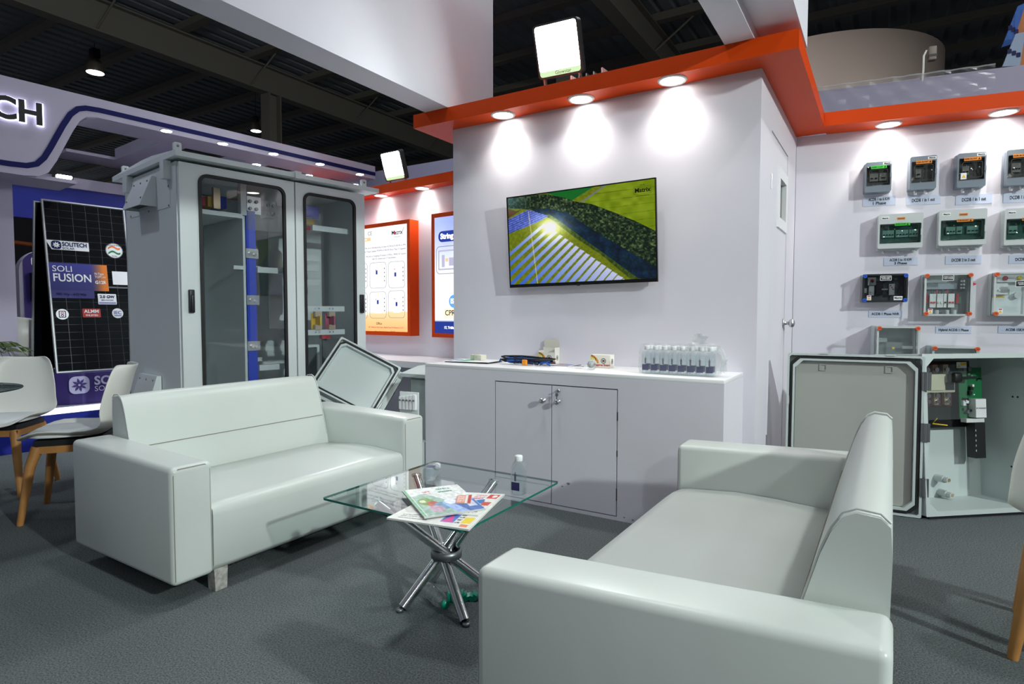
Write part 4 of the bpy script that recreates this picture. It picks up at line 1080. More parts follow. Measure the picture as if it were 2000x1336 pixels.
for j, (z, sc_) in enumerate(((.001, 1.0), (.03, 1.02), (.06, 1.015), (.10, 1.01), (.135, .995), (.156, .955))):
    for i, (a, b) in enumerate(ring_):
        w_ = 1 + (.012 * math.sin(i * 2.9 + j * 1.7)) * (1 if j else 0); v.append((cxm + a * hx * sc_ * w_, cym + b * hy * sc_ * w_, z + .003 * math.sin(i * 1.9 + j)))
m.add(v, [(j * N + i, j * N + (i + 1) % N, (j + 1) * N + (i + 1) % N, (j + 1) * N + i) for j in range(5) for i in range(N)], False)
obj('side_film', m, WRAP, t)
m = MB(); gx, gy = 20, 6; v = []
for j in range(gy + 1):
    for i in range(gx + 1): v.append((cxm + hx * .95 * (2 * i / gx - 1), cym + hy * .95 * (2 * j / gy - 1), .1565 + .004 * math.sin(i * 2.1) * math.cos(j * 1.7)))
m.add(v, [(j * (gx + 1) + i, j * (gx + 1) + i + 1, (j + 1) * (gx + 1) + i + 1, (j + 1) * (gx + 1) + i) for j in range(gy) for i in range(gx)])
obj('top_film', m, WRAP, t)
tx = ony(1366, 690, cym).x
m = MB(); rng = random.Random(5); K = 16; v = []
for j, (z, r_) in enumerate(((.155, .06), (.165, .035), (.178, .03), (.195, .036), (.21, .03))):
    for i in range(K):
        a = 2 * math.pi * i / K; rr_ = r_ * (1 + .35 * math.sin(3 * a + j) + .2 * rng.uniform(-1, 1)); v.append((tx + rr_ * math.cos(a) * 1.1, cym - .02 + rr_ * .6 * math.sin(a), z + .008 * math.sin(2 * a + j)))
m.add(v, [(j * K + i, j * K + (i + 1) % K, (j + 1) * K + (i + 1) % K, (j + 1) * K + i) for j in range(4) for i in range(K)])
obj('film_tuft', m, clear('wrap_bunched', (.9, .91, .91), 1.35, .2, white=.22), t)
m = MB(); v = []
for i in range(9): v += [(wx1 + .004 + .03 * math.sin(i * .9) ** 2, wy0 + (wy1 - wy0) * i / 8, .02), (wx1 + .012 + .02 * math.cos(i * 1.3) ** 2, wy0 + (wy1 - wy0) * i / 8, .08), (wx1 + .002, wy0 + (wy1 - wy0) * i / 8, .14)]
m.add(v, [(3 * i + k_, 3 * i + 1 + k_, 3 * i + 4 + k_, 3 * i + 3 + k_) for i in range(8) for k_ in (0, 1)])
obj('end_film', m, clear('wrap_bunched', (.9, .91, .91), 1.35, .2, white=.22), t)

# ================================================================== TELEVISION
Ytv = 3.43
A_, B_, C_, D_ = [ony(x, y, Ytv) for x, y in ((990, 387), (1280, 347.5), (1286, 550), (995.5, 562))]
tvw = ((B_ - A_).length + (C_ - D_).length) / 2; tvh = ((A_ - D_).length + (B_ - C_).length) / 2
tc_ = (A_ + B_ + C_ + D_) / 4
tv = thing('television', 'wall-mounted flat television showing an aerial view of a solar farm', 'television', tc_)
roll_ = math.atan2((B_ - A_).z + (C_ - D_).z, (B_ - A_).x + (C_ - D_).x)
tv.rotation_euler = (math.radians(3.0), -roll_, 0)
w2, h2 = tvw / 2, tvh / 2
BEZ = mat('tv_bezel', (.006, .006, .007), .25)
obj('rear_case', MB().rbox(-w2 + .004, w2 - .004, .006, .026, -h2 + .004, h2 - .004, .004).rbox(-w2 * .6, w2 * .6, .02, .042, -h2 * .8, h2 * .4, .006), BEZ, tv)
sx0, sx1, sz0, sz1 = -w2 + .007, w2 - .007, -h2 + .021, h2 - .007
obj('bezel', MB().ring([(-w2, -h2), (w2, -h2), (w2, h2), (-w2, h2)], [(sx0, sz0), (sx1, sz0), (sx1, sz1), (sx0, sz1)], -.003, .012), BEZ, tv)
obj('wall_bracket', MB().box(-.12, .12, .036, .066, -.08, .06), BLACK, tv)
def farm(U, V):
    # crop coordinates of the picture on the screen
    q = [(165, 345), (1625, 160), (1650, 1150), (190, 1210)]
    X = (1 - U) * (1 - V) * q[0][0] + U * (1 - V) * q[1][0] + U * V * q[2][0] + (1 - U) * V * q[3][0]
    Y = (1 - U) * (1 - V) * q[0][1] + U * (1 - V) * q[1][1] + U * V * q[2][1] + (1 - U) * V * q[3][1]
    n1 = vnoise(X, Y, .02, 1); n2 = vnoise(X, Y, .06, 2); n3 = vnoise(X, Y, .11, 3)
    C = np.tile(np.array((.42, .47, .06)), (len(X), 1)) + (n2[:, None] - .5) * .10
    # bright field upper right with tramlines
    F = inpoly(X, Y, [(930, 385), (1190, 200), (1700, 100), (1700, 700), (1500, 620), (1200, 470), (1050, 400)])
    tl = np.abs(np.mod((Y + .12 * X) / 78, 1) - .5) < .03
    C[F] = np.array((.47, .56, .05)) + (n1[F, None] - .5) * .12
    C[F & tl] *= .78
    C[inpoly(X, Y, [(590, 290), (1075, 225), (850, 365), (770, 340)])] = (.07, .40, .13)
    C[inpoly(X, Y, [(925, 390), (1165, 215), (1195, 212), (950, 392)])] = (.45, .47, .45)
    # woods
    Wd = inpoly(X, Y, [(150, 345), (360, 310), (600, 300), (800, 340), (870, 370), (1050, 400), (1250, 480), (1450, 570), (1660, 690), (1660, 1170), (1450, 1150), (1200, 930), (900, 720), (640, 540), (420, 455), (150, 440)])
    tr = np.clip(n2 * .75 + n3 * .45 - .18, 0, 1)
    C[Wd] = np.array((.03, .09, .05)) + (tr[Wd, None] ** 2) * np.array((.46, .50, .30))
    Sh = inpoly(X, Y, [(420, 455), (640, 545), (900, 725), (1200, 935), (1450, 1150), (1660, 1160), (1660, 1050), (1330, 830), (1050, 650), (800, 480), (600, 440)])
    k_ = (n1[Sh, None] * .5 + .3); C[Sh] = np.array((.03, .09, .10)) * k_ * 2 + np.array((.02, .05, .17)) * (1 - n2[Sh, None])
    # grass verge below woods
    G = inpoly(X, Y, [(590, 505), (650, 560), (900, 745), (1130, 900), (1420, 1160), (1500, 1160), (1200, 920), (960, 740), (720, 560), (620, 500)])
    C[G] = np.array((.22, .30, .08)) + (n2[G, None] - .5) * .15
    # upper left array
    Q = inpoly(X, Y, [(165, 555), (395, 455), (610, 515), (545, 555), (400, 615), (270, 660), (165, 700)])
    st_ = np.mod((Y + .42 * X) / 22, 1) < .75
    C[Q] = np.array((.35, .42, .78)) + (n2[Q, None] - .5) * .2; C[Q & ~st_] = (.12, .18, .42)
    C[inpoly(X, Y, [(160, 440), (260, 470), (330, 445), (250, 500), (165, 545)])] = (.36, .24, .12)
    # rows of panels
    N = 17
    for i in range(N):
        u = i / (N - 1.); ex, ey = 560 + (1400 - 560) * (u ** .96), 590 + (1190 - 590) * u
        sl = .78 + .62 * u; wd = 28 + 23 * u
        L = 900
        dx, dy = -1 / math.hypot(1, sl), sl / math.hypot(1, sl)
        poly_ = [(ex, ey), (ex + wd, ey + wd * .55), (ex + wd + dx * L, ey + wd * .55 + dy * L), (ex + dx * L, ey + dy * L)]
        R = inpoly(X, Y, poly_)
        along = ((X - ex) * dx + (Y - ey) * dy); g_ = np.mod(along / 16, 1) < .18
        b = np.clip(along / 620, 0, 1)[R, None]
        C[R] = np.array((.80, .82, .95)) * (1 - b) + np.array((.25, .42, .82)) * b
        C[R & g_] *= .86
    S_ = np.exp(-(((X - 628) / 60) ** 2 + ((Y - 632) / 52) ** 2))[:, None] * 1.1 + .55 * np.exp(-(((X - 640) / 190) ** 2 + ((Y - 620) / 130) ** 2))[:, None]
    C = C + S_ * np.array((1, 1, .97))
    hz = np.clip(1 - np.hypot((X - 165) / 260, (Y - 370) / 160), 0, 1)[:, None] * .45
    C = C * (1 - hz) + hz * np.array((.55, .72, .80))
    # bright line down the left part
    lx = 395 + (Y - 470) * .13
    ln = (np.abs(X - lx) < 5) & (Y > 470); C[ln] = C[ln] * .4 + np.array((.9, .85, .6)) * .6
    return C
obj('screen', paint_mesh('screen', [Vector((sx0, .002, sz1)), Vector((sx1, .002, sz1)), Vector((sx1, .002, sz0)), Vector((sx0, .002, sz0))], 400, 236, farm), vcol('tv_picture', .60), tv)
lgx, lgz = sx1 - .075, sz1 - .055
SCRK = mat('screen_black', (.002, .003, .002), .3)
text('Matrix', .036, SCRK, tv, lgx, lgz, .0008, bold=.0008); text('SOLAR', .010, SCRK, tv, lgx, lgz + .030, .0008); text('www.matrixsolar.in', .010, SCRK, tv, lgx, lgz - .030, .0008)
obj('logo_frame', MB().ring([(lgx - .052, lgz - .022), (lgx + .052, lgz - .022), (lgx + .052, lgz + .022), (lgx - .052, lgz + .022)], [(lgx - .051, lgz - .021), (lgx + .051, lgz - .021), (lgx + .051, lgz + .021), (lgx - .051, lgz + .021)], .0006, .001), SCRK, tv)
obj('status_light', MB().box(-.012, .012, -.0045, -.003, -h2 - .004, -h2 + .008), BLACK, tv)

# ================================================================== LIGHT BOXES ON THE BACK WALL
BOXD = .13
def lightbox(s0, s1, z0, z1, label):
    t = thing('light_box', label, 'light box', POF.pt(s0, -.0015, 0), POF.a, 'illuminated posters')
    w = s1 - s0
    obj('case', MB().box(0, w, -BOXD + .012, 0, z0, z1), ORANGE, t)
    obj('frame', MB().ring([(0, z0), (w, z0), (w, z1), (0, z1)], [(.042, z0 + .042), (w - .042, z0 + .042), (w - .042, z1 - .042), (.042, z1 - .042)], -BOXD, -BOXD + .012), ORANGE, t)
    return t, w
# first box: right front edge at pixel 799; hidden left part behind the cabinet
s1_, zt1 = POF.px(800, 428, -BOXD); _, zb1_ = POF.px(803, 656.5, -BOXD)
lb, w = lightbox(s1_ - 1.05, s1_, zb1_, zt1, 'orange framed light box with white product poster, partly behind the cabinet')
def poster1(U, V):
    C = np.tile(np.array((.97, .97, .985)), (len(U), 1))
    o = V > .80; k_ = np.clip((V[o] - .80) / .2, 0, 1)[:, None]; C[o] = np.array((.99, .85, .66)) * (1 - k_) + np.array((.99, .72, .45)) * k_
    C[o & (V < .835) & (V < .80 + .05 * (1 - U))] = (.98, .93, .88)
    return C
i0, i1, j0, j1 = .042, w - .042, zb1_ + .042, zt1 - .042
obj('poster', paint_mesh('poster', [Vector((i0, -BOXD + .004, j1)), Vector((i1, -BOXD + .004, j1)), Vector((i1, -BOXD + .004, j0)), Vector((i0, -BOXD + .004, j0))], 40, 60, poster1), vcol('lit_poster', .85), lb)
PG = emis('poster_grey', (.30, .31, .34), .55); PB = emis('poster_blue', (.02, .04, .25), 1.0); PO = emis('poster_orange', (.95, .48, .25), 1.0); PL = emis('poster_pale', (.72, .74, .84), 1.0); PK = emis('poster_dark', (.02, .02, .03), .5); PRD = emis('poster_red', (.5, .05, .12), .8)
yp = -BOXD + .0035
def PO1(x, y): s_, z_ = POF.px(x, y, -BOXD); return s_ - (s1_ - 1.05), z_
a, b = PO1(775, 454); text('Matrix', .066, PK, lb, a, b, yp, bold=.0012)
obj('logo_dot', MB().prism(circ(a - .035, b, .016, 16), yp - .001, yp), PRD, lb)
obj('logo_tick', MB().prism([(a + .075, b), (a + .085, b), (a + .115, b + .05), (a + .11, b + .052)], yp - .001, yp), PG, lb)
text('www.matrixsolar.in', .014, PG, lb, a, b - .045, yp)
a, b = PO1(722, 456.5); text('CE', .062, PG, lb, a, b, yp)
a, b = PO1(717, 468); obj('orange_tag', MB().prism(rrect(a - .3, a + .06, b - .02, b + .018, .01), yp - .001, yp), PO, lb)
text('Our Vision', .026, emis('poster_white', (1, 1, 1), 1.2), lb, a - .06, b, yp - .002)
for i, (yy, tx_) in enumerate(((478, 'We are in Manufacturing of Value ACDB & DCDB AN in MW'), (485, 'And Target Supplied 975MW & 345GW More Than 12 Gigawatt'), (495, 'We also in Designing & Solution of MDLL, MNRE AC System'), (503, 'with DC System and LT Distribution'))):
    a, b = PO1(790, yy - 2 * (i == 3)); text(tx_, .0265, PG, lb, i1 - .02 - (.16 if i == 3 else 0), b, yp, 'RIGHT')
for row, (ya, yb) in enumerate(((509, 563), (567, 621))):
    for col in range(3):
        x1_, zt_ = PO1(790.5 - 36.5 * col, ya + 2.2 * col); x0_, zb_ = PO1(758.5 - 36.5 * col, yb + .6 * col)
        obj('product_frame', MB().ring(rrect(x0_, x1_, zb_, zt_, .045), rrect(x0_ + .004, x1_ - .004, zb_ + .004, zt_ - .004, .042), yp - .001, yp), PG, lb)
        cxp, czp = (x0_ + x1_) / 2, (zb_ + zt_) / 2
        obj('product_image', MB().box(cxp - .05, cxp + .055, yp - .0006, yp, czp - .09, czp + .09), emis('poster_wash', (.86, .87, .93), 1.05), lb)
        for k_ in range(4): obj('product_detail', MB().box(x1_ - .035, x1_ - .025, yp - .0012, yp - .0006, czp - .07 + .045 * k_, czp - .055 + .045 * k_), PK, lb)
        obj('product_detail', MB().box(cxp - .035 + .02 * row, cxp - .005 + .02 * row, yp - .0012, yp - .0006, czp - .02 + .03 * col, czp + .025 + .03 * col), PB, lb)
        obj('product_detail', MB().prism(circ(cxp - .03, czp + .06, .007, 10), yp - .0012, yp - .0006), PRD, lb)
a, b = PO1(740, 632); text('Office', .04, PK, lb, a, b, yp)
a, b = PO1(772, 640); text('18, Tribhuvan Park Estate, Rakhial Road & Pathwarta G.D.C.', .024, PRD, lb, i1 - .06, b, yp, 'RIGHT')
a, b = PO1(772, 648.5); text('Ahmedabad, Gujarat - 382430', .028, PRD, lb, i1 - .20, b, yp, 'RIGHT')
# second box, its right part behind the screen wall
sA, zt2 = POF.px(842.5, 418.5, -BOXD); _, zb2_ = POF.px(845, 658.5, -BOXD)
lb2, w = lightbox(sA, sA + 1.02, zb2_, zt2, 'orange framed light box with blue product poster beside the screen wall')
i0, i1, j0, j1 = .042, w - .042, zb2_ + .042, zt2 - .042
def poster2(U, V):
    k_ = np.clip((V - .05) / .42, 0, 1)[:, None]; C = np.array((.62, .68, .96)) * (1 - k_) + np.array((.96, .97, 1)) * k_
    C += (vnoise(U + V, V - U, 5, 4)[:, None] - .5) * .12 * (1 - k_)
    C[V > .895] = (.14, .22, .55); return C
obj('poster', paint_mesh('poster', [Vector((i0, -BOXD + .004, j1)), Vector((i1, -BOXD + .004, j1)), Vector((i1, -BOXD + .004, j0)), Vector((i0, -BOXD + .004, j0))], 40, 60, poster2), vcol('lit_poster', .85), lb2)
def PO2(x, y): s_, z_ = POF.px(x, y, -BOXD); return s_ - sA, z_
a, b = PO2(856, 463); obj('title_bar', MB().prism(rrect(a, a + .72, b - .055, b + .055, .05), yp - .001, yp), PB, lb2)
PW_ = emis('poster_white', (1, 1, 1), 1.2)
text('String Combiner Box', .075, PW_, lb2, a + .03, b, yp - .002, 'LEFT', bold=.003)
x0_, zt_ = PO2(851.5, 482); _, zb_ = PO2(851.5, 536)
obj('product_frame', MB().ring(rrect(x0_, x0_ + .34, zb_, zt_, .05), rrect(x0_ + .006, x0_ + .334, zb_ + .006, zt_ - .006, .045), yp - .001, yp), PG, lb2)
obj('product_image', MB().ring(rrect(x0_ + .03, x0_ + .31, zb_ + .04, zt_ - .04, .01), rrect(x0_ + .045, x0_ + .295, zb_ + .055, zt_ - .055, .008), yp - .001, yp).box(x0_ + .08, x0_ + .12, yp - .001, yp, zb_ + .07, zt_ - .09).box(x0_ + .18, x0_ + .26, yp - .001, yp, zb_ + .08, zt_ - .12), emis('poster_mauve', (.42, .42, .56), .9), lb2)
obj('product_detail', MB().prism(circ(x0_ + .15, (zb_ + zt_) / 2, .02, 14), yp - .0015, yp), PO, lb2)
a, b = PO2(886, 588.5); obj('round_badge', MB().prism(circ(a - .0, b, .065, 24), yp - .001, yp), emis('poster_sky', (.10, .33, .75), 1.0), lb2); text('IS', .07, PW_, lb2, a - .02, b, yp - .002, bold=.002)
a, b = PO2(867, 611.5); obj('orange_tag', MB().prism(rrect(a, a + .5, b - .045, b + .045, .015), yp - .001, yp), emis('poster_peach', (.98, .76, .5), 1.0), lb2)
text('CPRI Tested', .075, PK, lb2, a + .015, b, yp - .002, 'LEFT', bold=.001)
a, b = PO2(867, 640); text('17, Tribhuvan Estate', .036, PW_, lb2, a, b, yp, 'LEFT', bold=.001)
# shelf counter below them
zsh = .66
poly = [P2(POF, -1.6, -.64), P2(POF, .95, -.64), P2(POF, .95, -.002), P2(POF, -1.6, -.002)]
t = thing('wall_counter', 'low white wall counter under the light boxes', 'counter', POF.pt(0, -.002, 0), POF.a)
obj('worktop', MB().box(-1.6, 1.12, -.62, 0, zsh - .06, zsh), WHITE2, t)
obj('end_panel', MB().box(1.08, 1.12, -.60, 0, 0, zsh - .06), WHITE, t)
obj('end_panel', MB().box(-1.6, -1.56, -.60, 0, 0, zsh - .06), WHITE, t)
obj('back_panel', MB().box(-1.56, 1.08, -.03, 0, 0, zsh - .06), WHITE, t)

# ================================================================== OUTDOOR CABINET
cab = thing('outdoor_cabinet', 'tall grey two-door outdoor cabinet with sloping roof and tinted windows', 'cabinet', (CBF.o.x, CBF.o.y, 0), CBF.a)
CW, CD, CH = 1.382, .94, 2.06
th = .018
m = MB().box(0, th, .03, CD, .1, CH).box(CW - th, CW, .03, CD, .1, CH).box(0, CW, CD - th, CD, .1, CH).box(th, CW - th, .03, CD - th, CH - th, CH).box(th, CW - th, .03, CD - th, .1, .12)
obj('body', m, CABP, cab)
obj('base_frame', MB().box(.02, CW - .02, .05, CD - .02, 0, .1), DSTEEL, cab)
obj('centre_post', MB().box(.757, .803, .03, .08, .12, CH - .02), CABP, cab)
def cab_door(x0, x1, wx0, wx1, wz0, wz1, hx, hinge_left):
    d = obj('door', MB().ring(rrect(x0, x1, .11, CH - .004, .002, 6), rrect(wx0, wx1, wz0, wz1, .055, 6), 0, .028), CABP, cab)
    obj('window_gasket', MB().ring(rrect(wx0 - .006, wx1 + .006, wz0 - .006, wz1 + .006, .06, 6), rrect(wx0 + .014, wx1 - .014, wz0 + .014, wz1 - .014, .042, 6), -.008, .010), RUB, d)
    obj('window_pane', MB().prism(rrect(wx0 + .002, wx1 - .002, wz0 + .002, wz1 - .002, .05, 6), .0015, .0045), GLASS, d)
    obj('handle', MB().rbox(hx - .017, hx + .017, -.022, 0, 1.123, 1.268, .006), BLACK, d)
    obj('handle_lever', MB().rbox(hx - .010, hx + .010, -.034, -.018, 1.135, 1.235, .005), BLACK, d)
    return d
cab_door(.006, .776, .124, .702, .30, 1.998, .060, True)
cab_door(.786, CW - .006, .850, 1.286, .30, 1.992, 1.336, False)
# roof: shallow hipped cover in two sections
ov = .10
rf = MB()
zr0, zr1 = CH + .0, CH + .055
xm = CW / 2
base_ = [(-.03, -.05), (CW + .10, -.05), (CW + .10, CD + .16), (-.03, CD + .16)]
v = [(a, b, zr0 + .018) for a, b in base_] + [(a, b, zr0 + .05) for a, b in base_] + [(.0, .42, zr0 + .095), (CW + .06, .42, zr0 + .095), (CW + .06, .60, zr0 + .095), (.0, .60, zr0 + .095)]
rf.add(v, [(3, 2, 1, 0), (0, 1, 5, 4), (1, 2, 6, 5), (2, 3, 7, 6), (3, 0, 4, 7), (4, 5, 9, 8), (5, 6, 10, 9), (6, 7, 11, 10), (7, 4, 8, 11), (8, 9, 10, 11)])
roof_o = obj('roof', rf, CABP, cab)
obj('roof_joint', MB().box(.755, .80, -.062, CD + .1, zr0 + .012, zr0 + .062), CABP, roof_o)
for (lx, ly) in ((.012, .03), (.012, CD + .02), (CW - .0, .02), (CW - .0, CD - .08)):
    ey = obj('lifting_eye', MB().prism(rrect(lx - .022, lx + .022, zr0 + .045, zr0 + .115, .010, 4), ly - .012, ly + .012), CABP, roof_o)
    obj('eye_hole', MB().cyl((lx, ly - .0135, zr0 + .092), (lx, ly + .0135, zr0 + .092), .008, n=14), DSTEEL, ey)
for y_ in (.10, CD - .16): obj('roof_bracket', MB().box(-.045, 0, y_, y_ + .06, CH - .10, CH + .012), CABP, cab)
# side ventilation hoods and access panel (left side is x = 0, outwards -x)
obj('side_panel', MB().box(-.003, 0, .12, .84, 1.79, 2.035), CABP, cab)
for (y_, z_) in ((.14, 1.80), (.14, 1.92), (.14, 2.02), (.82, 1.80), (.82, 2.02), (.48, 2.02), (.48, 1.80), (.82, 1.9)): obj('screw', MB().cyl((-.006, y_, z_), (-.003, y_, z_), .006, n=10), DSTEEL, cab)
def hood(y0, y1, z0, z1, dep):
    prof = [(0, z1), (-.045, z1), (-dep, z0 + .012)]
    m = MB()
    A = [(0 - .0035, y0, z1), (-.03, y0, z1), (-dep, y0, z0), (-.0035, y0, z0)]; Bq = [(x, y1, z) for x, y, z in A]
    v = A + Bq
    m.add(v, [(0, 1, 2, 3), (4, 7, 6, 5), (0, 4, 5, 1), (1, 5, 6, 2), (0, 3, 7, 4)])
    h = obj('vent_hood', m, CABP, cab); h.modifiers.new('thick', 'SOLIDIFY').thickness = .004
    obj('vent_mesh', MB().box(-dep + .02, -.0035, y0 + .01, y1 - .01, z0 + .02, z0 + .024), mat('vent_dark', (.07, .07, .075), .8), h)
    for (ya, za) in ((y0 + .04, z1 - .03), ((y0 + y1) / 2, z1 - .03), (y1 - .04, z1 - .03), (y1 - .03, z0 + .05), (y0 + .03, z0 + .05)):
        xa = -.03 - (dep - .03) * (z1 - za) / (z1 - z0)
        obj('screw', MB().cyl((xa - .004, ya, za), (xa, ya, za), .006, n=10), DSTEEL, h)
hood(.34, .66, 1.815, 2.01, .105); hood(.34, .66, .44, .705, .11)
# interior
obj('inner_back', MB().box(.02, CW - .02, CD - .06, CD - .05, .14, CH - .03), CABIN, cab)
obj('partition', MB().box(.446, .462, .10, .72, .15, 1.785), CABIN, cab)
obj('frame_post', MB().box(.43, .47, .085, .125, 1.79, 2.02), CABP, cab)
obj('frame_rail', MB().box(.06, .44, .08, .115, 1.765, 1.795), CABP, cab)
obj('shelf', MB().box(.03, .43, .115, .70, 1.772, 1.785), CABIN, cab)
for z_ in (1.30, 1.02, .66): obj('frame_rail', MB().box(.03, .22, .30, .33, z_, z_ + .02), CABP, cab)
obj('partition_bracket', MB().box(.38, .446, .10, .13, 1.42, 1.445), CABP, cab)
bar = obj('busbar', MB().box(.478, .545, .118, .128, .2, 1.83), BLUE, cab)
for z_ in (1.535, 1.212, .892):
    cl = obj('busbar_clamp', MB().box(.47, .56, .108, .118, z_ - .033, z_ + .033), STEEL, cab)
    obj('bolt', MB().cyl((.50, .092, z_), (.50, .108, z_), .014, n=6).cyl((.53, .094, z_ - .008), (.53, .108, z_ - .008), .01, n=6), CHROME, cl)
for z_ in (1.425, .735):
    obj('cross_rail', MB().box(.548, .74, .10, .14, z_ - .02, z_ + .02), CABP, cab)
    obj('cross_rail', MB().box(.465, .74, .42, .45, z_ + .02, z_ + .05), CABP, cab)
obj('bolt_plate', MB().box(.50, .60, .14, .20, 1.815, 1.935), STEEL, cab)
obj('bolt_plate', MB().box(.63, .71, .14, .20, 1.80, 1.92), STEEL, cab)
for (x_, z_) in ((.52, 1.90), (.565, 1.90), (.52, 1.85), (.565, 1.85), (.65, 1.89), (.69, 1.89), (.65, 1.83), (.69, 1.83)):
    obj('bolt', MB().cyl((x_, .128, z_), (x_, .142, z_), .012, n=6), DSTEEL, cab)
obj('clear_cover', MB().box(.48, .74, .115, .118, 1.70, 1.83), CLEARP, cab)
for k, (z_, sets) in enumerate(((1.62, 1), (1.26, 1), (.86, 1))):
    for c_, mt in enumerate((RED, YEL, BLUE)): obj('phase_block', MB().box(.16, .23, .34, .38, z_ - .045 * c_ - .035, z_ - .045 * c_), mt, cab)
for c_, (mt, x_) in enumerate(((RED, .20), (YEL, .27), (BLUE, .34))): obj('phase_bar', MB().box(x_, x_ + .055, .22, .62, 1.84, 1.90 + .01 * c_), mt, cab)
obj('terminal_block', MB().box(.30, .345, .20, .23, 1.83, 1.97), COPPER, cab)
# right compartment
obj('phase_bar', MB().box(.835, 1.06, .14, .155, 1.845, 1.93), BLUE, cab); obj('phase_bar', MB().box(.835, 1.06, .20, .215, 1.80, 1.845), YEL, cab); obj('phase_bar', MB().box(.835, 1.06, .26, .275, 1.765, 1.80), RED, cab)
obj('inner_plate', MB().box(.84, 1.30, .50, .51, 1.0, 1.95), CABIN, cab)
obj('cross_rail', MB().box(.98, 1.30, .10, .13, 1.745, 1.785), CABP, cab)
obj('red_bar', MB().prism(rrect(.862, .928, 1.16, 1.66, .03, 4), .30, .315), RED, cab)
for z_ in (1.53, 1.45, 1.34): obj('shelf_bracket', MB().box(.93, 1.14, .28, .30, z_, z_ + .045), CABP, cab)
for z_ in (1.135, .955):
    rl = obj('insulator_rail', MB().box(.835, 1.25, .10, .118, z_, z_ + .04), CABP, cab)
    for x_ in (.87, .90, .99, 1.02, 1.11, 1.14): obj('bolt', MB().cyl((x_, .09, z_ + .022), (x_, .1, z_ + .022), .006, n=6), CHROME, rl)
for x_, mt in ((.86, BLUE), (.985, YEL), (1.105, mat('busbar_pink', '#c05a7c', .4))):
    for z_ in (1.095, .995): obj('insulator', MB().box(x_, x_ + .055, .09, .12, z_, z_ + .038), COPPER, cab)
    obj('busbar_stub', MB().box(x_ + .022, x_ + .034, .06, .12, 1.03, 1.10), mt, cab)
    obj('phase_plate', MB().box(x_ - .01, x_ + .045, .13, .135, 1.0, 1.12), mt, cab)
obj('drawer_panel', MB().ring(rrect(.84, 1.06, .18, .88, .01, 2), rrect(.86, 1.04, .2, .86, .008, 2), .16, .19), CABIN, cab)
obj('drawer_face', MB().box(.86, 1.04, .175, .18, .2, .86), mat('drawer_dark', '#5c6364', .5), cab)
obj('side_plate', MB().box(1.10, 1.28, .18, .19, .16, .92), mat('drawer_dark', '#5c6364'), cab)
obj('relay', MB().box(1.06, 1.13, .12, .16, .925, .955), RED, cab)

# ================================================================== LEANING ENCLOSURE BEHIND THE SOFA
def enclosure_lid(parent, w, h, dpt, chamf=.035):
    """open lid seen from inside: tray with rim, black gasket; local x,z in plane, -y toward viewer"""
    o = [(0, 0), (w, 0), (w, h), (0, h)]
    def oct_(i, c): return [(i + c, i), (w - i - c, i), (w - i, i + c), (w - i, h - i - c), (w - i - c, h - i), (i + c, h - i), (i, h - i - c), (i, i + c)]
    obj('panel', MB().prism(oct_(0, .006), dpt - .012, dpt), POLY, parent)
    obj('rim', MB().ring(oct_(0, .006), oct_(.012, .01), 0, dpt - .012), POLY, parent)
    obj('gasket', MB().ring(oct_(.018, chamf * .7), oct_(.026, chamf * .75), .006, .02), RUB, parent)
    obj('inner_rim', MB().ring(oct_(.027, chamf * .75), oct_(.038, chamf * .8), .008, dpt - .012), POLY, parent)
cpt = onz(700, 740, .72)
# standing body that carries it
eb = thing('enclosure', 'grey polyester enclosure with its lid swung up, leaning behind the left sofa', 'enclosure')
Pt, Pr_, Pl = ony(667, 657, 3.06), ony(784, 718, 3.30), ony(622, 762, 2.82)
ux = (Pr_ - Pt); lw = ux.length; ux.normalize()
vz = (Pt - Pl); vz = vz - ux * vz.dot(ux); lh = vz.length; vz.normalize()
nyv = vz.cross(ux); nyv.normalize()          # into the lid, away from viewer
if nyv.y < 0: nyv = -nyv
Mx = Matrix(((ux.x, nyv.x, vz.x, 0), (ux.y, nyv.y, vz.y, 0), (ux.z, nyv.z, vz.z, 0), (0, 0, 0, 1)))
org = Pt - vz * lh
eb.matrix_world = Matrix.Translation(org) @ Mx
enclosure_lid(eb, lw, lh, .05)
obj('body', MB().box(lw * .08, lw + .04, .056, .15, -.03, lh * .98), POLY, eb)
obj('hinge', MB().cyl((lw + .003, .04, lh * .2), (lw + .003, .04, lh * .32), .007).cyl((lw + .003, .04, lh * .7), (lw + .003, .04, lh * .82), .007), STEEL, eb)
obj('cable_hole', MB().cyl((lw + .0385, .11, lh * .62), (lw + .0415, .11, lh * .62), .012, n=14), RUB, eb)
# grey box on the floor beneath it with terminal strips
low = min((eb.matrix_world @ Vector((x_, y_, z_))).z for x_ in (0, lw) for y_ in (0, .2) for z_ in (-.04, 0))
tb_ = thing('terminal_box', 'open grey terminal box with rows of white terminals behind the sofa arm', 'box', (ony(790, 780, 2.86).x - .12, 2.84, 0), math.radians(8))
zt_ = ony(793, 772, 2.94).z
obj('case', MB().box(-.25, .16, .0, .24, 0, min(low - .005, .42)), POLY, tb_)
obj('mounting_plate', MB().box(.02, .16, .10, .112, min(low - .005, .42), zt_ + .02), CABIN, tb_)
for k in range(5):
    x_ = .03 + .026 * k
    obj('terminal', MB().box(x_, x_ + .018, .075, .10, zt_ - .09, zt_ - .01 + .004 * k), WHITE2, tb_)
    obj('screw', MB().cyl((x_ + .009, .068, zt_ - .03), (x_ + .009, .075, zt_ - .03), .006, n=8), DSTEEL, tb_)
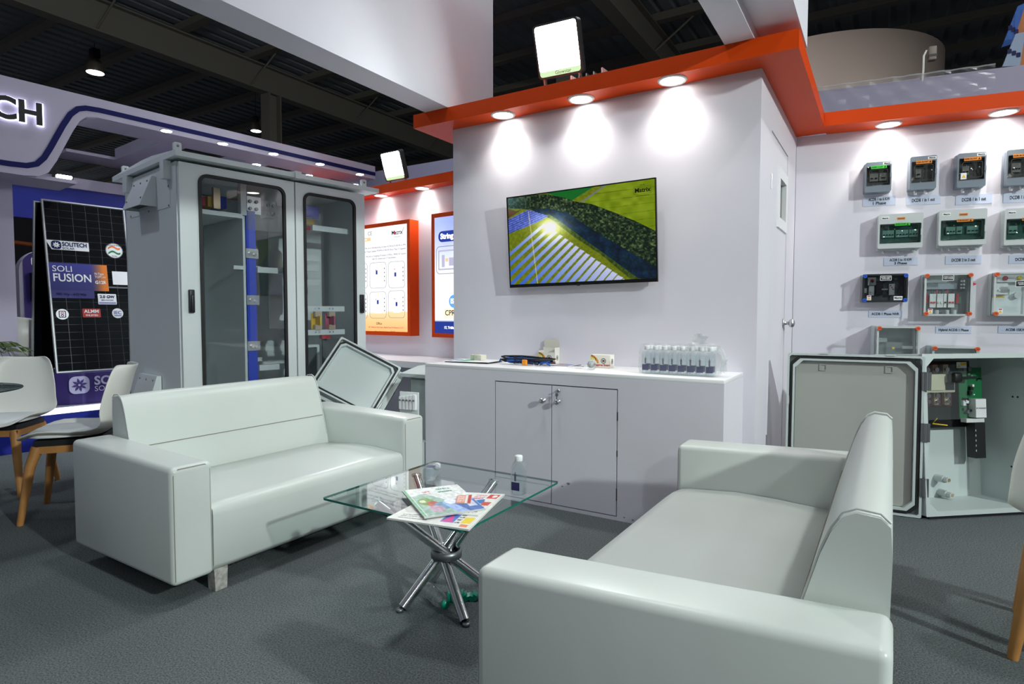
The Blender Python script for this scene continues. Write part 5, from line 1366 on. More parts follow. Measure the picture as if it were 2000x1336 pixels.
# small roofed cabinet between sofa arm and counter
qc = onz(818, 735, .735)
sc0 = thing('small_cabinet', 'low grey roofed cabinet squeezed between the left sofa and the white counter', 'cabinet', (-2.96, 3.35, 0), 0)
wS, dS = .375, .34
hz0 = .66
obj('body', MB().box(.0, wS, .0, dS, .0, hz0), POLY, sc0)
obj('door', MB().box(.03, wS - .01, -.018, 0, .03, hz0 - .02), POLY, sc0)
obj('door_gasket', MB().box(.022, .03, -.012, 0, .03, hz0 - .02), RUB, sc0)
rfm = MB(); v = [(-.03, -.06, hz0), (wS + .03, -.06, hz0), (wS + .03, dS + .03, hz0), (-.03, dS + .03, hz0), (-.03, -.06, hz0 + .025), (wS + .03, -.06, hz0 + .025), (wS + .03, dS + .03, hz0 + .03), (-.03, dS + .03, hz0 + .03), (.04, .06, hz0 + .075), (wS - .04, .06, hz0 + .075), (wS - .04, dS - .06, hz0 + .075), (.04, dS - .06, hz0 + .075)]
rfm.add(v, [(3, 2, 1, 0), (0, 1, 5, 4), (1, 2, 6, 5), (2, 3, 7, 6), (3, 0, 4, 7), (4, 5, 9, 8), (5, 6, 10, 9), (6, 7, 11, 10), (7, 4, 8, 11), (8, 9, 10, 11)])
obj('roof', rfm, POLY, sc0)

# ================================================================== SAMPLE WALL
SMOKE = clear('smoked_window', (.68, .68, .67), 1.34, .03)
GREENW = clear('green_window', (.62, .74, .71), 1.34, .03)
DBG = mat('db_blue_grey', '#77828d', .45); DBL = mat('db_light_grey', '#c6cccb', .45)
STO = mat('sticker_orange', '#ee8a1c', .5); STG = mat('sticker_green', '#3fca3a', .5)
MCB = mat('mcb_white', '#dcdfdd', .45); INNER = mat('db_inner', '#868a88', .6)
def wall_rect(x0, y0, x1, y1, off): a, b = PRF.px(x0, y0, off); c_, d_ = PRF.px(x1, y1, off); return a, c_, d_, b
def breaker(parent, x, z, w, h, y, n=1, toggle=BLACK):
    b = obj('breaker', MB().box(x, x + w, y - .012, y, z, z + h), MCB, parent)
    for k in range(n):
        xx = x + w * (k + .5) / n
        obj('toggle', MB().box(xx - w / n * .28, xx + w / n * .28, y - .020, y - .012, z + h * .30, z + h * .42), toggle, b)
def small_db(x0, y0, x1, y1, label, sticker, stext, glands, mcb, warn=False):
    d = .09; a, c_, zb, zt = wall_rect(x0, y0, x1, y1, -d)
    w, h = c_ - a, zt - zb
    t = thing('distribution_box', label, 'distribution box', PRF.pt(a, -.001, zb), PRF.a, 'small sample distribution boxes')
    obj('back_box', MB().rbox(0, w, -d * .55, 0, 0, h, .006, 2), DBG, t)
    obj('cover_frame', MB().ring(rrect(.002, w - .002, .0, h, .01, 3), rrect(.012, w - .012, h * .22, h * .84, .006, 3), -d, -d * .55), DBG, t)
    obj('inner_plate', MB().box(.012, w - .012, -d * .6, -d * .55, h * .22, h * .84), INNER, t)
    for (bx, bw, n) in mcb: breaker(t, w * bx, h * .38, w * bw, h * .26, -d * .62, n)
    obj('window', MB().rbox(.010, w - .010, -d - .004, -d, h * .21, h * .85, .0015, 1), SMOKE, t)
    obj('window_rim', MB().ring(rrect(w * .16, w * .86, h * .27, h * .74, .012, 3), rrect(w * .18, w * .84, h * .285, h * .725, .01, 3), -d - .006, -d - .004), BLACK, t)
    obj('latch', MB().box(w - .012, w - .002, -d - .007, -d, h * .45, h * .6), DBG, t)
    y = -d - .007
    s = obj('sticker', MB().box(w * .22, w * .80, y, y + .001, h * .765, h * .865), sticker, t)
    text(stext, .0125, TEXTK, s, w * .45, h * .815, y - .0004, bold=.0003, maxw=w * .42)
    obj('warning_triangle', MB().prism([(w * .69, h * .785), (w * .78, h * .785), (w * .735, h * .85)], y - .0006, y), TEXTK, s)
    n_ = obj('name_sticker', MB().box(w * .66, w * .97, -d - .0015, -d, h * .885, h * .965), TEXTW, t)
    text('Matrix', .014, TEXTK, n_, w * .815, h * .928, -d - .002, bold=.0003, maxw=w * .27)
    if warn:
        ws = obj('warning_sticker', MB().box(w * .12, w * .32, y, y + .001, h * .235, h * .42), TEXTW, t)
        obj('warning_triangle', MB().prism([(w * .15, h * .28), (w * .29, h * .28), (w * .22, h * .375)], y - .0006, y), YEL, ws)
    for gx in glands:
        g_ = obj('cable_gland', MB().cyl((w * gx, -d * .4, -.014), (w * gx, -d * .4, 0), .011, n=12).cyl((w * gx, -d * .4, -.026), (w * gx, -d * .4, -.014), .0085, n=6), TEXTW, t)
    return t
small_db(1690, 318, 1741, 373, 'small grey distribution box with green sticker, first of the top row', STG, 'ACDB 1-6 kW', (), [(.2, .32, 2), (.56, .28, 1)])
small_db(1777.5, 307, 1829, 368, 'small grey distribution box with orange sticker and two glands, second of the top row', STO, 'DCDB 1IN-1OUT', (.3, .68), [(.25, .2, 1)])
small_db(1870.5, 300.5, 1925.5, 363.5, 'small grey distribution box with orange and warning stickers, third of the top row', STO, 'DCDB 1IN-1OUT', (.3, .66), [(.2, .24, 2)], True)
small_db(1966, 293.5, 2022, 359, 'small grey distribution box cut by the right edge, fourth of the top row', STO, 'DCDB 1IN-1OUT', (.3, .66), [(.24, .3, 3)])
def wide_db(x0, y0, x1, y1, label, sticker, stext, glands, mcb):
    d = .10; a, c_, zb, zt = wall_rect(x0, y0, x1, y1, -d)
    w, h = c_ - a, zt - zb
    t = thing('distribution_board', label, 'distribution box', PRF.pt(a, -.001, zb), PRF.a, 'wide sample distribution boards')
    obj('back_box', MB().rbox(.004, w - .004, -d * .5, 0, 0, h, .006, 2), DBL, t)
    obj('cover_frame', MB().ring(rrect(0, w, .01, h, .01, 3), rrect(.012, w - .012, h * .185, h * .72, .006, 3), -d, -d * .5), DBL, t)
    obj('inner_plate', MB().box(.012, w - .012, -d * .55, -d * .5, h * .185, h * .72), mat('db_inner_green', '#6d827d', .6), t)
    for (bx, bw, n) in mcb: breaker(t, w * bx, h * .36, w * bw, h * .2, -d * .57, n)
    obj('window', MB().rbox(.010, w - .010, -d - .004, -d, h * .18, h * .725, .0015, 1), GREENW, t)
    obj('window_rim', MB().ring(rrect(w * .08, w * .90, h * .22, h * .70, .012, 3), rrect(w * .09, w * .89, h * .232, h * .688, .01, 3), -d - .006, -d - .004), BLACK, t)
    obj('latch', MB().box(w - .014, w - .004, -d - .008, -d, h * .38, h * .56), DBL, t)
    y = -d - .007
    s = obj('sticker', MB().box(w * .37, w * .71, y, y + .001, h * .665, h * .74), sticker, t)
    text(stext, .0125, TEXTK, s, w * .50, h * .702, y - .0004, bold=.0003, maxw=w * .23)
    obj('warning_triangle', MB().prism([(w * .63, h * .675), (w * .68, h * .675), (w * .655, h * .73)], y - .0006, y), TEXTK, s)
    s2 = obj('danger_sticker', MB().box(w * .42, w * .60, -d - .0015, -d, h * .83, h * .895), STO, t); text('DANGER', .010, TEXTK, s2, w * .51, h * .862, -d - .002, maxw=w * .16)
    n_ = obj('name_sticker', MB().box(w * .07, w * .24, -d - .0015, -d, h * .845, h * .93), TEXTW, t); text('Matrix', .014, TEXTK, n_, w * .155, h * .888, -d - .002, bold=.0003, maxw=w * .15)
    for gx in glands: obj('cable_gland', MB().cyl((w * gx, -d * .4, -.012), (w * gx, -d * .4, 0), .010, n=12).cyl((w * gx, -d * .4, -.020), (w * gx, -d * .4, -.012), .007, n=6), DBL, t)
    return t
wide_db(1716, 419.5, 1801.5, 486, 'wide pale distribution board with green sticker in the second row', STG, 'ACDB 5-10 kW', (.16, .5, .85), [(.12, .26, 4), (.42, .28, 4), (.72, .2, 3)])
wide_db(1835, 411.5, 1926, 480, 'wide pale distribution board with orange sticker in the second row', STO, 'DCDB 2IN-2OUT', (.12, .27, .5, .68, .84), [(.18, .2, 3), (.4, .12, 1), (.62, .24, 3)])
wide_db(1963, 408, 2052, 479, 'wide pale distribution board cut by the right edge in the second row', STO, 'DCDB 3IN-3OUT', (.2, .45, .7), [(.12, .2, 2), (.5, .2, 2)])

BOLTO = mat('bolt_orange', '#e2571a', .45); BOLTB = mat('bolt_blue', '#1c55c4', .45)
def glass_box(x0, y0, x1, y1, label, bolt, d=.12, dark=False, fill=None, back=POLY, gloss=CLEARP, group='clear-lidded sample boxes'):
    a, c_, zb, zt = wall_rect(x0, y0, x1, y1, -d)
    w, h = c_ - a, zt - zb
    t = thing('combiner_box', label, 'junction box', PRF.pt(a, -.001, zb), PRF.a, group)
    bm_ = INNER if dark else back
    o = rrect(0, w, 0, h, .008, 2); i = rrect(.006, w - .006, .006, h - .006, .006, 2)
    obj('back_box', MB().ring(o, i, -d * .6, 0).prism(i, -.008, -.001), bm_, t)
    obj('clear_lid', MB().ring(o, i, -d, -d * .6).prism(o, -d - .003, -d), gloss, t)
    m = MB().ring(rrect(0, w, 0, h, .01, 3), rrect(.012, w - .012, .012, h - .012, .008, 3), -d - .005, -d - .003)
    obj('lid_rim', m, BLACK if dark else DBL, t)
    for bx, bz in ((.014, .014), (w - .014, .014), (.014, h - .014), (w - .014, h - .014)):
        b = obj('corner_bolt', MB().cyl((bx, -d - .016, bz), (bx, -d + .02, bz), .0135, n=14), bolt, t)
        obj('slot', MB().box(bx - .006, bx + .006, -d - .017, -d - .0155, bz - .0015, bz + .0015), BLACK, b)
    if fill: fill(t, w, h, d)
    return t
def plate(t, w, x0, x1, z0, z1, y, tx, size):
    p = obj('name_plate', MB().prism(rrect(x0, x1, z0, z1, .004, 3), y, y + .001), TEXTK, t)
    obj('plate_edge', MB().ring(rrect(x0 - .003, x1 + .003, z0 - .003, z1 + .003, .005, 3), rrect(x0, x1, z0, z1, .004, 3), y, y + .001), TEXTW, p)
    text(tx, size, TEXTW, p, (x0 + x1) / 2, (z0 + z1) / 2, y - .0005, bold=.0003, maxw=(x1 - x0) * .9)
def warn(t, x, z, y):
    ws = obj('warning_sticker', MB().box(x, x + .027, y, y + .001, z, z + .034), TEXTW, t)
    obj('warning_triangle', MB().prism([(x + .004, z + .006), (x + .023, z + .006), (x + .0135, z + .022)], y - .0006, y), YEL, ws)
    obj('warning_bar', MB().box(x + .004, x + .023, y - .0006, y, z + .025, z + .031), RED, ws)
def fill_nvr(t, w, h, d):
    y = -d - .0035
    obj('inner_plate', MB().box(.012, w - .012, -.02, -.008, .012, h - .012), mat('plate_dark', '#6d7274', .5), t)
    lb_ = obj('lamp_base', MB().box(w * .15, w * .33, -.055, -.02, h * .62, h * .90), DBL, t); obj('indicator', MB().lathe([(0, .016), (.009, .013), (.012, 0), (0, 0)], n=14, M=Matrix.Translation((w * .245, -.055, h * .77)) @ Matrix.Rotation(math.radians(90), 4, 'X')), mat('indicator_red', (.35, .01, .02), .3), lb_)
    breaker(t, w * .18, h * .25, w * .12, h * .36, -.03, 1, MCB)
    obj('terminal', MB().box(w * .07, w * .14, -.035, -.02, h * .34, h * .52), DBL, t); obj('contactor', MB().box(w * .34, w * .5, -.05, -.02, h * .28, h * .68), BLACK, t)
    for k in range(4): obj('terminal_screw', MB().box(w * (.47 + .035 * k), w * (.49 + .035 * k), -.052, -.05, h * .44, h * .49), TEXTW, t)
    rel = obj('relay', MB().box(w * .63, w * .75, -.055, -.02, h * .26, h * .66), DBL, t)
    for k in range(3): obj('dial', MB().cyl((w * (.66 + .03 * k), -.058, h * (.6 - .07 * k)), (w * (.66 + .03 * k), -.055, h * (.6 - .07 * k)), .004, n=8), RED, rel)
    for k in range(4): obj('wire', MB().tube([(w * .5, -.03, h * (.7 + .03 * k)), (w * (.7 + .03 * k), -.045, h * (.85 - .02 * k)), (w * (.85 + .015 * k), -.04, h * .55), (w * .83, -.03, h * (.3 + .05 * k))], .003, 5), BLACK, t)
    plate(t, w, w * .40, w * .63, h * .78, h * .92, y - .001, 'ACDB 1-5kW\nWITH NVR', .0115)
    warn(t, w * .105, h * .07, y - .001); n_ = obj('name_sticker', MB().box(w * .70, w * .89, y - .001, y, h * .07, h * .21), TEXTW, t); text('Matrix', .018, TEXTK, n_, w * .795, h * .145, y - .0015, bold=.0004, maxw=w * .16)
def fill_hybrid(t, w, h, d):
    y = -d - .0035
    obj('inner_plate', MB().box(.012, w - .012, -.02, -.008, .012, h * .62), mat('plate_grey', '#70787a', .5), t)
    obj('cable_duct', MB().box(w * .06, w * .75, -.045, -.008, h * .64, h * .78), mat('duct_grey', '#8f9ba3', .5), t)
    for x_, ww, n, tg in ((.18, .13, 2, RED), (.335, .13, 2, MCB), (.475, .06, 1, BLACK), (.57, .13, 2, RED)): breaker(t, w * x_, h * .20, w * ww, h * .33, -.04, n, tg)
    for x_ in (.10, .13, .75, .78): obj('terminal', MB().box(w * x_, w * (x_ + .022), -.035, -.02, h * .3, h * .52), RED, t)
    obj('terminal', MB().box(w * .81, w * .85, -.035, -.02, h * .3, h * .45), mat('earth_green', '#2f6b45', .5), t)
    for k in range(5): obj('wire', MB().tube([(w * (.22 + .11 * k), -.035, h * .53), (w * (.22 + .11 * k), -.04, h * .60), (w * (.24 + .11 * k), -.03, h * .64)], .003, 5), RED if k % 2 else BLACK, t)
    c_ = obj('changeover_switch', MB().rbox(w * .78, w * .90, -.075, -.02, h * .58, h * .90, .006, 2), BLACK, t)
    for k in range(3):
        for q_ in range(2): obj('screw', MB().cyl((w * (.81 + .05 * q_), -.079, h * (.66 + .08 * k)), (w * (.81 + .05 * q_), -.075, h * (.66 + .08 * k)), .006, n=8), STEEL, c_)
    obj('switch_handle', MB().prism([(w, h * .70), (w + .018, h * .72), (w + .034, h * .745), (w + .018, h * .775), (w, h * .80)], -.075, -.05), RED, t)
    for gx in (.33, .55, .70): obj('cable_gland', MB().cyl((w * gx, -.06, .012), (w * gx, -.06, .04), .012, n=10), DBL, t)
    plate(t, w, w * .38, w * .60, h * .84, h * .955, y - .001, 'HYBRID ACDB\n1-4kVA 1PHASE', .0105)
    warn(t, w * .09, h * .05, y - .001)
def fill_15(t, w, h, d):
    y = -d - .0035
    obj('inner_plate', MB().box(.012, w - .012, -.02, -.008, .012, h - .012), CABIN, t)
    lp = obj('lamp_plate', MB().box(w * .12, w * .95, -.06, -.02, h * .78, h * .96), DBL, t)
    for x_, c_ in ((.28, (.45, .01, .02)), (.55, (.75, .6, .01)), (.82, (.02, .1, .5))): obj('indicator', MB().lathe([(0, .016), (.012, .013), (.016, 0), (0, 0)], n=14, M=Matrix.Translation((w * x_, -.06, h * .87)) @ Matrix.Rotation(math.radians(90), 4, 'X')), mat('ind%s' % x_, c_, .3), lp)
    breaker(t, w * .07, h * .50, w * .28, h * .26, -.04, 4, MCB)
    obj('yellow_label', MB().box(w * .07, w * .32, -.0205, -.02, h * .42, h * .47), YEL, t)
    plate(t, w, w * .42, w * .72, h * .67, h * .79, y - .001, 'ACDB 15 kW\nWITH NVR', .0115); warn(t, w * .09, h * .05, y - .001)
    obj('rotary', MB().cyl((w * .55, -.05, h * .48), (w * .55, -.02, h * .48), .02, n=16), DBL, t)
SMK = clear('smoke_lid', (.74, .75, .76), 1.34, .05)
glass_box(1685, 536, 1772, 590, 'dark clear-lidded box with four blue corner bolts in the third row', BOLTB, .11, True, fill_nvr, gloss=SMK)
glass_box(1806, 535, 1897.5, 617, 'clear-lidded box with orange bolts, breakers and a red side handle in the third row', BOLTO, .12, False, fill_hybrid)
glass_box(1942, 532, 2042, 617, 'clear-lidded box with red and yellow indicator lamps cut by the right edge', BOLTO, .12, False, fill_15)
def fill_big(t, w, h, d):
    obj('inner_plate', MB().box(.012, w - .012, -d * .35, -d * .33, .012, h * .55), mat('plate_grey', '#70787a', .5), t)
    obj('yellow_label', MB().box(w * .48, w * .54, -d * .36, -d * .35, h * .36, h * .42), YEL, t)
    obj('angle_bar', MB().box(w * .70, w * .95, -d * .5, -d * .47, h * .38, h * .46), STEEL, t)
glass_box(1713, 637, 1795, 712, 'deep grey enclosure with clear lid and orange bolts low on the sample wall', BOLTO, .26, False, fill_big, group='deep boxes low on the wall')
glass_box(1821, 676, 1911, 750, 'clear-lidded box with wrinkled film just above the open enclosure', BOLTO, .17, False, fill_big, group='deep boxes low on the wall')
glass_box(1979, 709, 2070, 776, 'clear-lidded box at the right edge beside the open enclosure', BOLTO, .17, False, fill_big, group='deep boxes low on the wall')
# engraved name strips
TAG = mat('tag_blue_grey', '#c8d1e6', .35)
for (x0, y0, x1, y1, s) in ((1685.5, 386, 1749, 400, 'ACDB 1 to 6 KW\n1 Phase'), (1770, 383.5, 1837, 397.5, 'DCDB 1 in 1 out'), (1867, 382, 1937.5, 396.5, 'DCDB 1 in 1 out'), (1960, 377.5, 2034, 392.5, 'DCDB 1 in 1 out'),
                            (1726.5, 504, 1792, 517.5, 'ACDB 5 to 10 KW\n3 Phase'), (1847, 500.5, 1916.5, 515, 'DCDB 2 in 2 out'), (1971, 499, 2044, 513.5, 'DCDB 3 in 3 out'),
                            (1697, 606.5, 1761.5, 620, 'ACDB 1 Phase NVR'), (1828, 637.5, 1897, 651.5, 'Hybrid ACDB 1 Phase'), (1950, 637, 2034, 651.5, 'ACDB 15KW NVR')):
    a, c_, zb, zt = wall_rect(x0, y0, x1, y1, -.004)
    w, h = c_ - a, zt - zb
    one = s.replace('\n', ' ')
    pos = {1847: ', middle of the second row', 1726: ', first of the second row', 1867: ', third of the top row', 1770: ', second of the top row', 1960: ', at the right edge'}.get(int(x0), '')
    t = thing('name_strip', 'name strip lettered ' + one + pos, 'label', PRF.pt(a, -.0005, zb), PRF.a, 'name strips on the sample wall')
    obj('plate', MB().box(0, w, -.0035, 0, 0, h), TAG, t)
    if '\n' in s:
        A1, A2 = s.split('\n'); text(A1, h * .46, TEXTK, t, w * .5, h * .70, -.0042, bold=.0005, maxw=w * .66); text(A2, h * .46, TEXTK, t, w * .5, h * .27, -.0042, bold=.0005, maxw=w * .4)
    else: text(s, h * .50, TEXTK, t, w * .5, h * .48, -.0042, bold=.0005, maxw=w * (.66 if len(s) < 16 else .84))

# ================================================================== OPEN FLOOR ENCLOSURE (right)
BLp, BRp = onz(1808, 1016, 0), onz(1986, 989, 0)
ang = math.radians(40)
we = .72; he = .885; de = .35
enc = thing('open_enclosure', 'large open grey enclosure on the floor with green circuit boards and copper bars inside', 'enclosure', (BLp.x, BLp.y, .018), ang)
enc.rotation_euler = (math.radians(-4.2), 0, ang)
oo = [(.0, 0), (we, 0), (we, he), (0, he)]
def octo(i, c): return [(i + c, i), (we - i - c, i), (we - i, i + c), (we - i, he - i - c), (we - i - c, he - i), (i + c, he - i), (i, he - i - c), (i, i + c)]
obj('body', MB().ring(octo(0, .004), octo(.010, .004), 0, de).prism(octo(.0, .004), de, de + .008), POLY, enc)
obj('rim', MB().ring(octo(0, .004), octo(.026, .045), -.004, .02), POLY, enc)
ML = mat('plate_black', (.012, .012, .013), .35)
before = set(enc.children)
yb = de - .05
pz0, pz1 = .44, .84
pxa, pxb = .03, .47
pl_ = obj('mounting_plate', MB().box(pxa, pxb, yb, yb + .012, pz0, pz1), ML, enc)
obj('clear_shield', MB().box(.08, .34, yb - .11, yb - .108, .50, .82), CLEARP, pl_)
CREAMP = mat('breaker_cream', '#cfc9ad', .5); PCB = mat('pcb_green', '#0f6a3c', .4); PINKC = mat('copper_pink', '#c58c74', .4, .6)
br = obj('main_breaker', MB().rbox(.10, .30, yb - .07, yb, .655, .765, .004, 2), CREAMP, enc)
obj('breaker_face', MB().box(.235, .29, yb - .075, yb - .07, .67, .715), BLACK, br); obj('breaker_cover', MB().box(.13, .22, yb - .078, yb - .07, .67, .74), mat('cover_beige', '#d8d0b4', .5), br)
obj('breaker_handle', MB().rbox(.24, .30, yb - .13, yb - .075, .715, .775, .015, 3).box(.30, .40, yb - .12, yb - .10, .735, .75), BLACK, br)
for x_ in (.13, .19, .26):
    cb = obj('copper_bar', MB().box(x_, x_ + .035, yb - .03, yb - .012, .765, .82), COPPER if x_ > .2 else PINKC, enc); obj('bolt', MB().cyl((x_ + .017, yb - .045, .79), (x_ + .017, yb - .03, .79), .015, n=6), CHROME, cb)
    cb = obj('copper_bar', MB().box(x_, x_ + .03, yb - .035, yb - .015, .58 if x_ > .15 else .62, .655), COPPER, enc); obj('bolt', MB().cyl((x_ + .015, yb - .05, .635), (x_ + .015, yb - .035, .635), .014, n=6).cyl((x_ + .015, yb - .05, .60), (x_ + .015, yb - .035, .60), .012, n=6), CHROME, cb)
obj('red_guard', MB().box(.11, .33, yb - .012, yb - .008, .57, .83), mat('guard_red', (.09, .015, .015), .5), enc)
bd = obj('circuit_board', MB().box(.345, .50, yb - .05, yb - .045, .50, .80), PCB, enc)
rng = random.Random(11)
for k in range(22):
    x_, z_ = rng.uniform(.355, .47), rng.uniform(.52, .78); s_ = rng.uniform(.006, .02)
    obj('component', MB().box(x_, x_ + s_, yb - .05 - rng.uniform(.006, .03), yb - .05, z_, z_ + s_ * rng.uniform(.6, 1.6)), [BLACK, STEEL, TEXTW, DSTEEL][k % 4], bd)
wb = obj('module', MB().box(.405, .475, yb - .10, yb - .05, .505, .615), WHITE2, enc); text('PV MODULE', .012, TEXTK, wb, .44, .56, yb - .1006)
obj('terminal_row', MB().box(.36, .48, yb - .08, yb - .04, .475, .498), MCB, enc)
dk = obj('cable_duct', MB().box(.425, .495, yb - .07, yb - .012, .26, .47), BLACK, enc)
for z_ in (.30, .33, .36, .39, .42): obj('duct_slot', MB().box(.428, .431, yb - .072, yb - .07, z_, z_ + .012), MCB, dk)
sp_ = obj('surge_arrester', MB().box(.045, .105, yb - .06, yb, .42, .50), CREAMP, enc); obj('arrester_band', MB().box(.05, .1, yb - .064, yb - .06, .475, .49), BOLTO, sp_)
for x_ in (.056, .072, .088): obj('arrester_slot', MB().box(x_, x_ + .007, yb - .063, yb - .06, .435, .446), BLACK, sp_)
for o in enc.children:
    if o not in before: o.location.x += .13          # contents sit right of centre on the back plate
cmb = obj('terminal_comb', MB().box(.030, .038, .10, .13, .50, .80), MCB, enc)
for k in range(13): obj('comb_tooth', MB().box(.038, .053, .10, .125, .505 + .022 * k, .517 + .022 * k), MCB, cmb)
for (x_, z_, s_) in ((.165, .50, '+ VE\nOUTPUT'), (.235, .50, '- VE\nOUTPUT'), (.325, .30, '- VE\nINPUT')):
    yy = yb - .001 if z_ > .4 else de - .002
    lbq = obj('label_sticker', MB().box(x_ - .024, x_ + .024, yy - .001, yy, z_ - .017, z_ + .017), TEXTW, enc); text(s_, .0115, TEXTK, lbq, x_, z_, yy - .0015)
for (x_, z_) in ((.12, .575), (.40, .80)):
    ws = obj('caution_sticker', MB().box(x_, x_ + .065, yb - .115, yb - .113, z_, z_ + .035), TEXTW, enc)
    obj('warning_triangle', MB().prism([(x_ + .005, z_ + .005), (x_ + .022, z_ + .005), (x_ + .0135, z_ + .022)], yb - .116, yb - .115), YEL, ws); obj('caution_bar', MB().box(x_ + .025, x_ + .062, yb - .116, yb - .115, z_ + .016, z_ + .032), YEL, ws)
obj('wire', MB().tube([(.10, yb - .10, .75), (.14, yb - .12, .79), (.18, yb - .13, .82)], .005, 6), TEXTW, enc)
obj('wire', MB().tube([(.34, yb - .03, .5), (.30, yb - .04, .47), (.38, yb - .06, .46)], .004, 6), YEL, enc)
for (x_, z_) in ((.16, .13), (.40, .13), (.42, .04)):
    gl = obj('cable_gland', MB().cyl((x_, de - .06, z_), (x_, de, z_), .022, n=14).cyl((x_, de - .09, z_), (x_, de - .06, z_), .018, n=6), DBL, enc); obj('gland_hole', MB().cyl((x_, de - .0915, z_), (x_, de - .09, z_), .011, n=12), COPPER, gl)
obj('batten', MB().box(.03, we - .03, .01, .05, -.018, -.0005), BLACK, enc)
for (y_, z_) in ((.10, .63), (.13, .63), (.12, .22), (.15, .22)): obj('screw_hole', MB().cyl((we - .0115, y_, z_), (we - .0095, y_, z_), .006, n=8), BLACK, enc)
# its door, swung open
wd_ = .70
dl = ony(1536, 702, 3.86)
hingeP = Vector((BLp.x - .02, BLp.y + .005, 0))
farP = Vector((dl.x + .005, 3.86, 0))
dang = math.atan2(hingeP.y - farP.y, hingeP.x - farP.x); wd_ = (hingeP - farP).length
Md = Matrix.Translation((farP.x, farP.y, .004)) @ Matrix.Rotation(dang, 4, 'Z') @ Matrix.Rotation(math.radians(-2.5), 4, 'X')
Mi = (Matrix.Translation((BLp.x, BLp.y, .018)) @ Matrix.Rotation(ang, 4, 'Z') @ Matrix.Rotation(math.radians(-4.2), 4, 'X')).inverted()
def oc(i, c): return [(i + c, i), (wd_ - i - c, i), (wd_ - i, i + c), (wd_ - i, he - i - c), (wd_ - i - c, he - i), (i + c, he - i), (i, he - i - c), (i, i + c)]
MD = Mi @ Md
def dmesh(m): m.v = [tuple(MD @ Vector(p)) for p in m.v]; return m
od = obj('door', dmesh(MB().prism(oc(0, .006), .045, .055).ring(oc(0, .006), oc(.012, .01), 0, .045)), POLY, enc)
obj('gasket', dmesh(MB().ring(oc(.018, .035), oc(.028, .038), .004, .015)), RUB, od)
obj('inner_rim', dmesh(MB().ring(oc(.03, .038), oc(.042, .042), .006, .045)), POLY, od)
obj('inner_panel', dmesh(MB().box(.045, wd_ - .045, .036, .045, .045, he - .045)), mat('door_inner', '#a9aaa4', .28, spec=.5), od)
for z_ in (.12, .42, .70): obj('hinge', dmesh(MB().cyl((wd_ + .008, .0, z_), (wd_ + .008, .0, z_ + .10), .010, n=10).box(wd_ - .012, wd_ + .03, -.004, .0, z_, z_ + .10)), DSTEEL, od)
for z_ in (.58,): obj('latch', dmesh(MB().box(.0, .014, -.006, .004, z_, z_ + .05)), DBL, od)
for x_ in (.17, .50): obj('top_clip', dmesh(MB().box(x_, x_ + .045, -.006, .01, he - .002, he + .006)), DBL, od)
for x_ in (.17, .50): obj('moulded_boss', dmesh(MB().ring(rrect(x_, x_ + .04, he - .10, he - .06, .004, 2), rrect(x_ + .006, x_ + .034, he - .094, he - .066, .003, 2), .031, .036)), mat('door_inner', '#a9aaa4'), od)

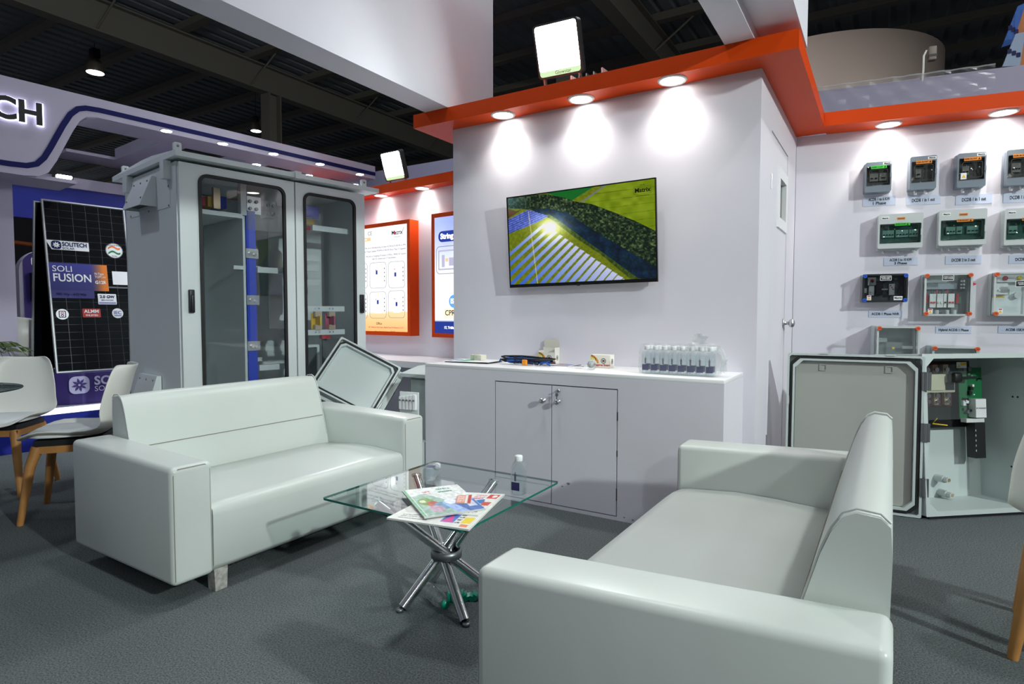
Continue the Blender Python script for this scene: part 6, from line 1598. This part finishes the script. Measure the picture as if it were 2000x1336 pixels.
# ================================================================== SHELL CHAIRS
def shell_chair(label, loc, rz):
    """faces local -y"""
    t = thing('shell_chair', label, 'chair', loc, rz, 'white shell chairs with wooden legs')
    prof = [(-.225, .432, .165), (-.20, .452, .20), (-.12, .455, .225), (0, .443, .232), (.10, .440, .232), (.165, .455, .23), (.205, .50, .228), (.228, .56, .225), (.245, .63, .22), (.262, .70, .205), (.28, .77, .185), (.298, .815, .165), (.306, .828, .13)]
    m = MB(); nu = 16; v = []
    for k, (y, z, hw_) in enumerate(prof):
        b = min(1, max(0, (z - .45) / .12)) if y > 0 else 0
        for i in range(nu + 1):
            u = 2 * i / nu - 1
            curl = abs(u) ** 3
            v.append((u * hw_, y - .075 * curl * b, z + .05 * curl * (1 - b) * (1 if k > 1 else .4)))
    n = nu + 1
    m.add(v, [(k * n + i, k * n + i + 1, (k + 1) * n + i + 1, (k + 1) * n + i) for k in range(len(prof) - 1) for i in range(nu)], True)
    o = obj('shell', m, SHELL, t); sd = o.modifiers.new('thick', 'SOLIDIFY'); sd.thickness = .009; sd.offset = -1
    ss = o.modifiers.new('smooth', 'SUBSURF'); ss.levels = 1; ss.render_levels = 1
    pm_ = MB(); v = []; rings = ((1.0, .0), (1.02, .012), (.9, .024), (.5, .030))
    P_ = 24
    for s_, dz in rings:
        for i in range(P_):
            a = 2 * math.pi * i / P_; k_ = (abs(math.cos(a)) ** 3.5 + abs(math.sin(a)) ** 3.5) ** (-1 / 3.5)
            v.append((.185 * s_ * k_ * math.cos(a), -.025 + .175 * s_ * k_ * math.sin(a), .452 + dz))
    pm_.add(v, [(j * P_ + i, j * P_ + (i + 1) % P_, (j + 1) * P_ + (i + 1) % P_, (j + 1) * P_ + i) for j in range(3) for i in range(P_)], True); pm_.add(v, [tuple(range(3 * P_, 4 * P_))])
    obj('seat_pad', pm_, PAD, t)
    obj('seat_bracket', MB().box(-.16, .16, -.15, .15, .405, .436), BLACK, t)
    obj('leg_frame', MB().box(-.17, -.135, -.16, .16, .368, .405).box(.135, .17, -.16, .16, .368, .405).box(-.17, .17, -.16, -.125, .368, .405).box(-.17, .17, .125, .16, .368, .405), WOOD, t)
    for sx in (-1, 1):
        for sy in (-1, 1):
            obj('leg', MB().tube([(sx * .145, sy * .135, .40), (sx * .165, sy * .165, .30), (sx * .20, sy * .205, .012), (sx * .2005, sy * .206, 0.0)], [.030, .025, .0165, .015], 10), WOOD, t)
    return t
# chair whose back touches the sofa arm: front legs found on the carpet
f1, f2 = onz(36, 1030, 0), onz(95, 981, 0)
dirx = (f1 - f2); dirx.z = 0; dirx.normalize()
mid = (f1 + f2) / 2
fwd_ = Vector((-dirx.y, dirx.x, 0))
if fwd_.y > 0: fwd_ = -fwd_
ctr = mid - fwd_ * .205
rz = math.atan2(fwd_.y, fwd_.x) + math.pi / 2
shell_chair('white shell chair with beech legs seen from behind, right beside the left sofa arm', (ctr.x, ctr.y, 0), rz)
shell_chair('white padded shell chair with beech legs cut by the left edge, facing the sofa', (-4.71, 1.51, 0), math.radians(43))
q = onz(1967, 815, .80)
shell_chair('white shell chair back cut by the right edge of the picture', (q.x + .285, q.y + .26, 0), math.radians(170))
# round glass bistro table at the left edge
q = onz(10, 765, .74)
t = thing('bistro_table', 'round glass bistro table just showing at the left edge', 'table', (q.x - .33, q.y - .205, 0))
obj('tabletop', MB().lathe([(0, .735), (.37, .735), (.372, .738), (.37, .742), (0, .742)], n=48), TG, t)
obj('glass_edge', MB().lathe([(.3712, .735), (.373, .7385), (.3712, .742)], n=48), mat('glass_edge_dark', (.01, .03, .03), .15), t)
obj('pedestal', MB().cyl((0, 0, .02), (0, 0, .735), .028).lathe([(0, 0), (.22, 0), (.22, .015), (.04, .03), (0, .03)], n=28), CHROME, t)
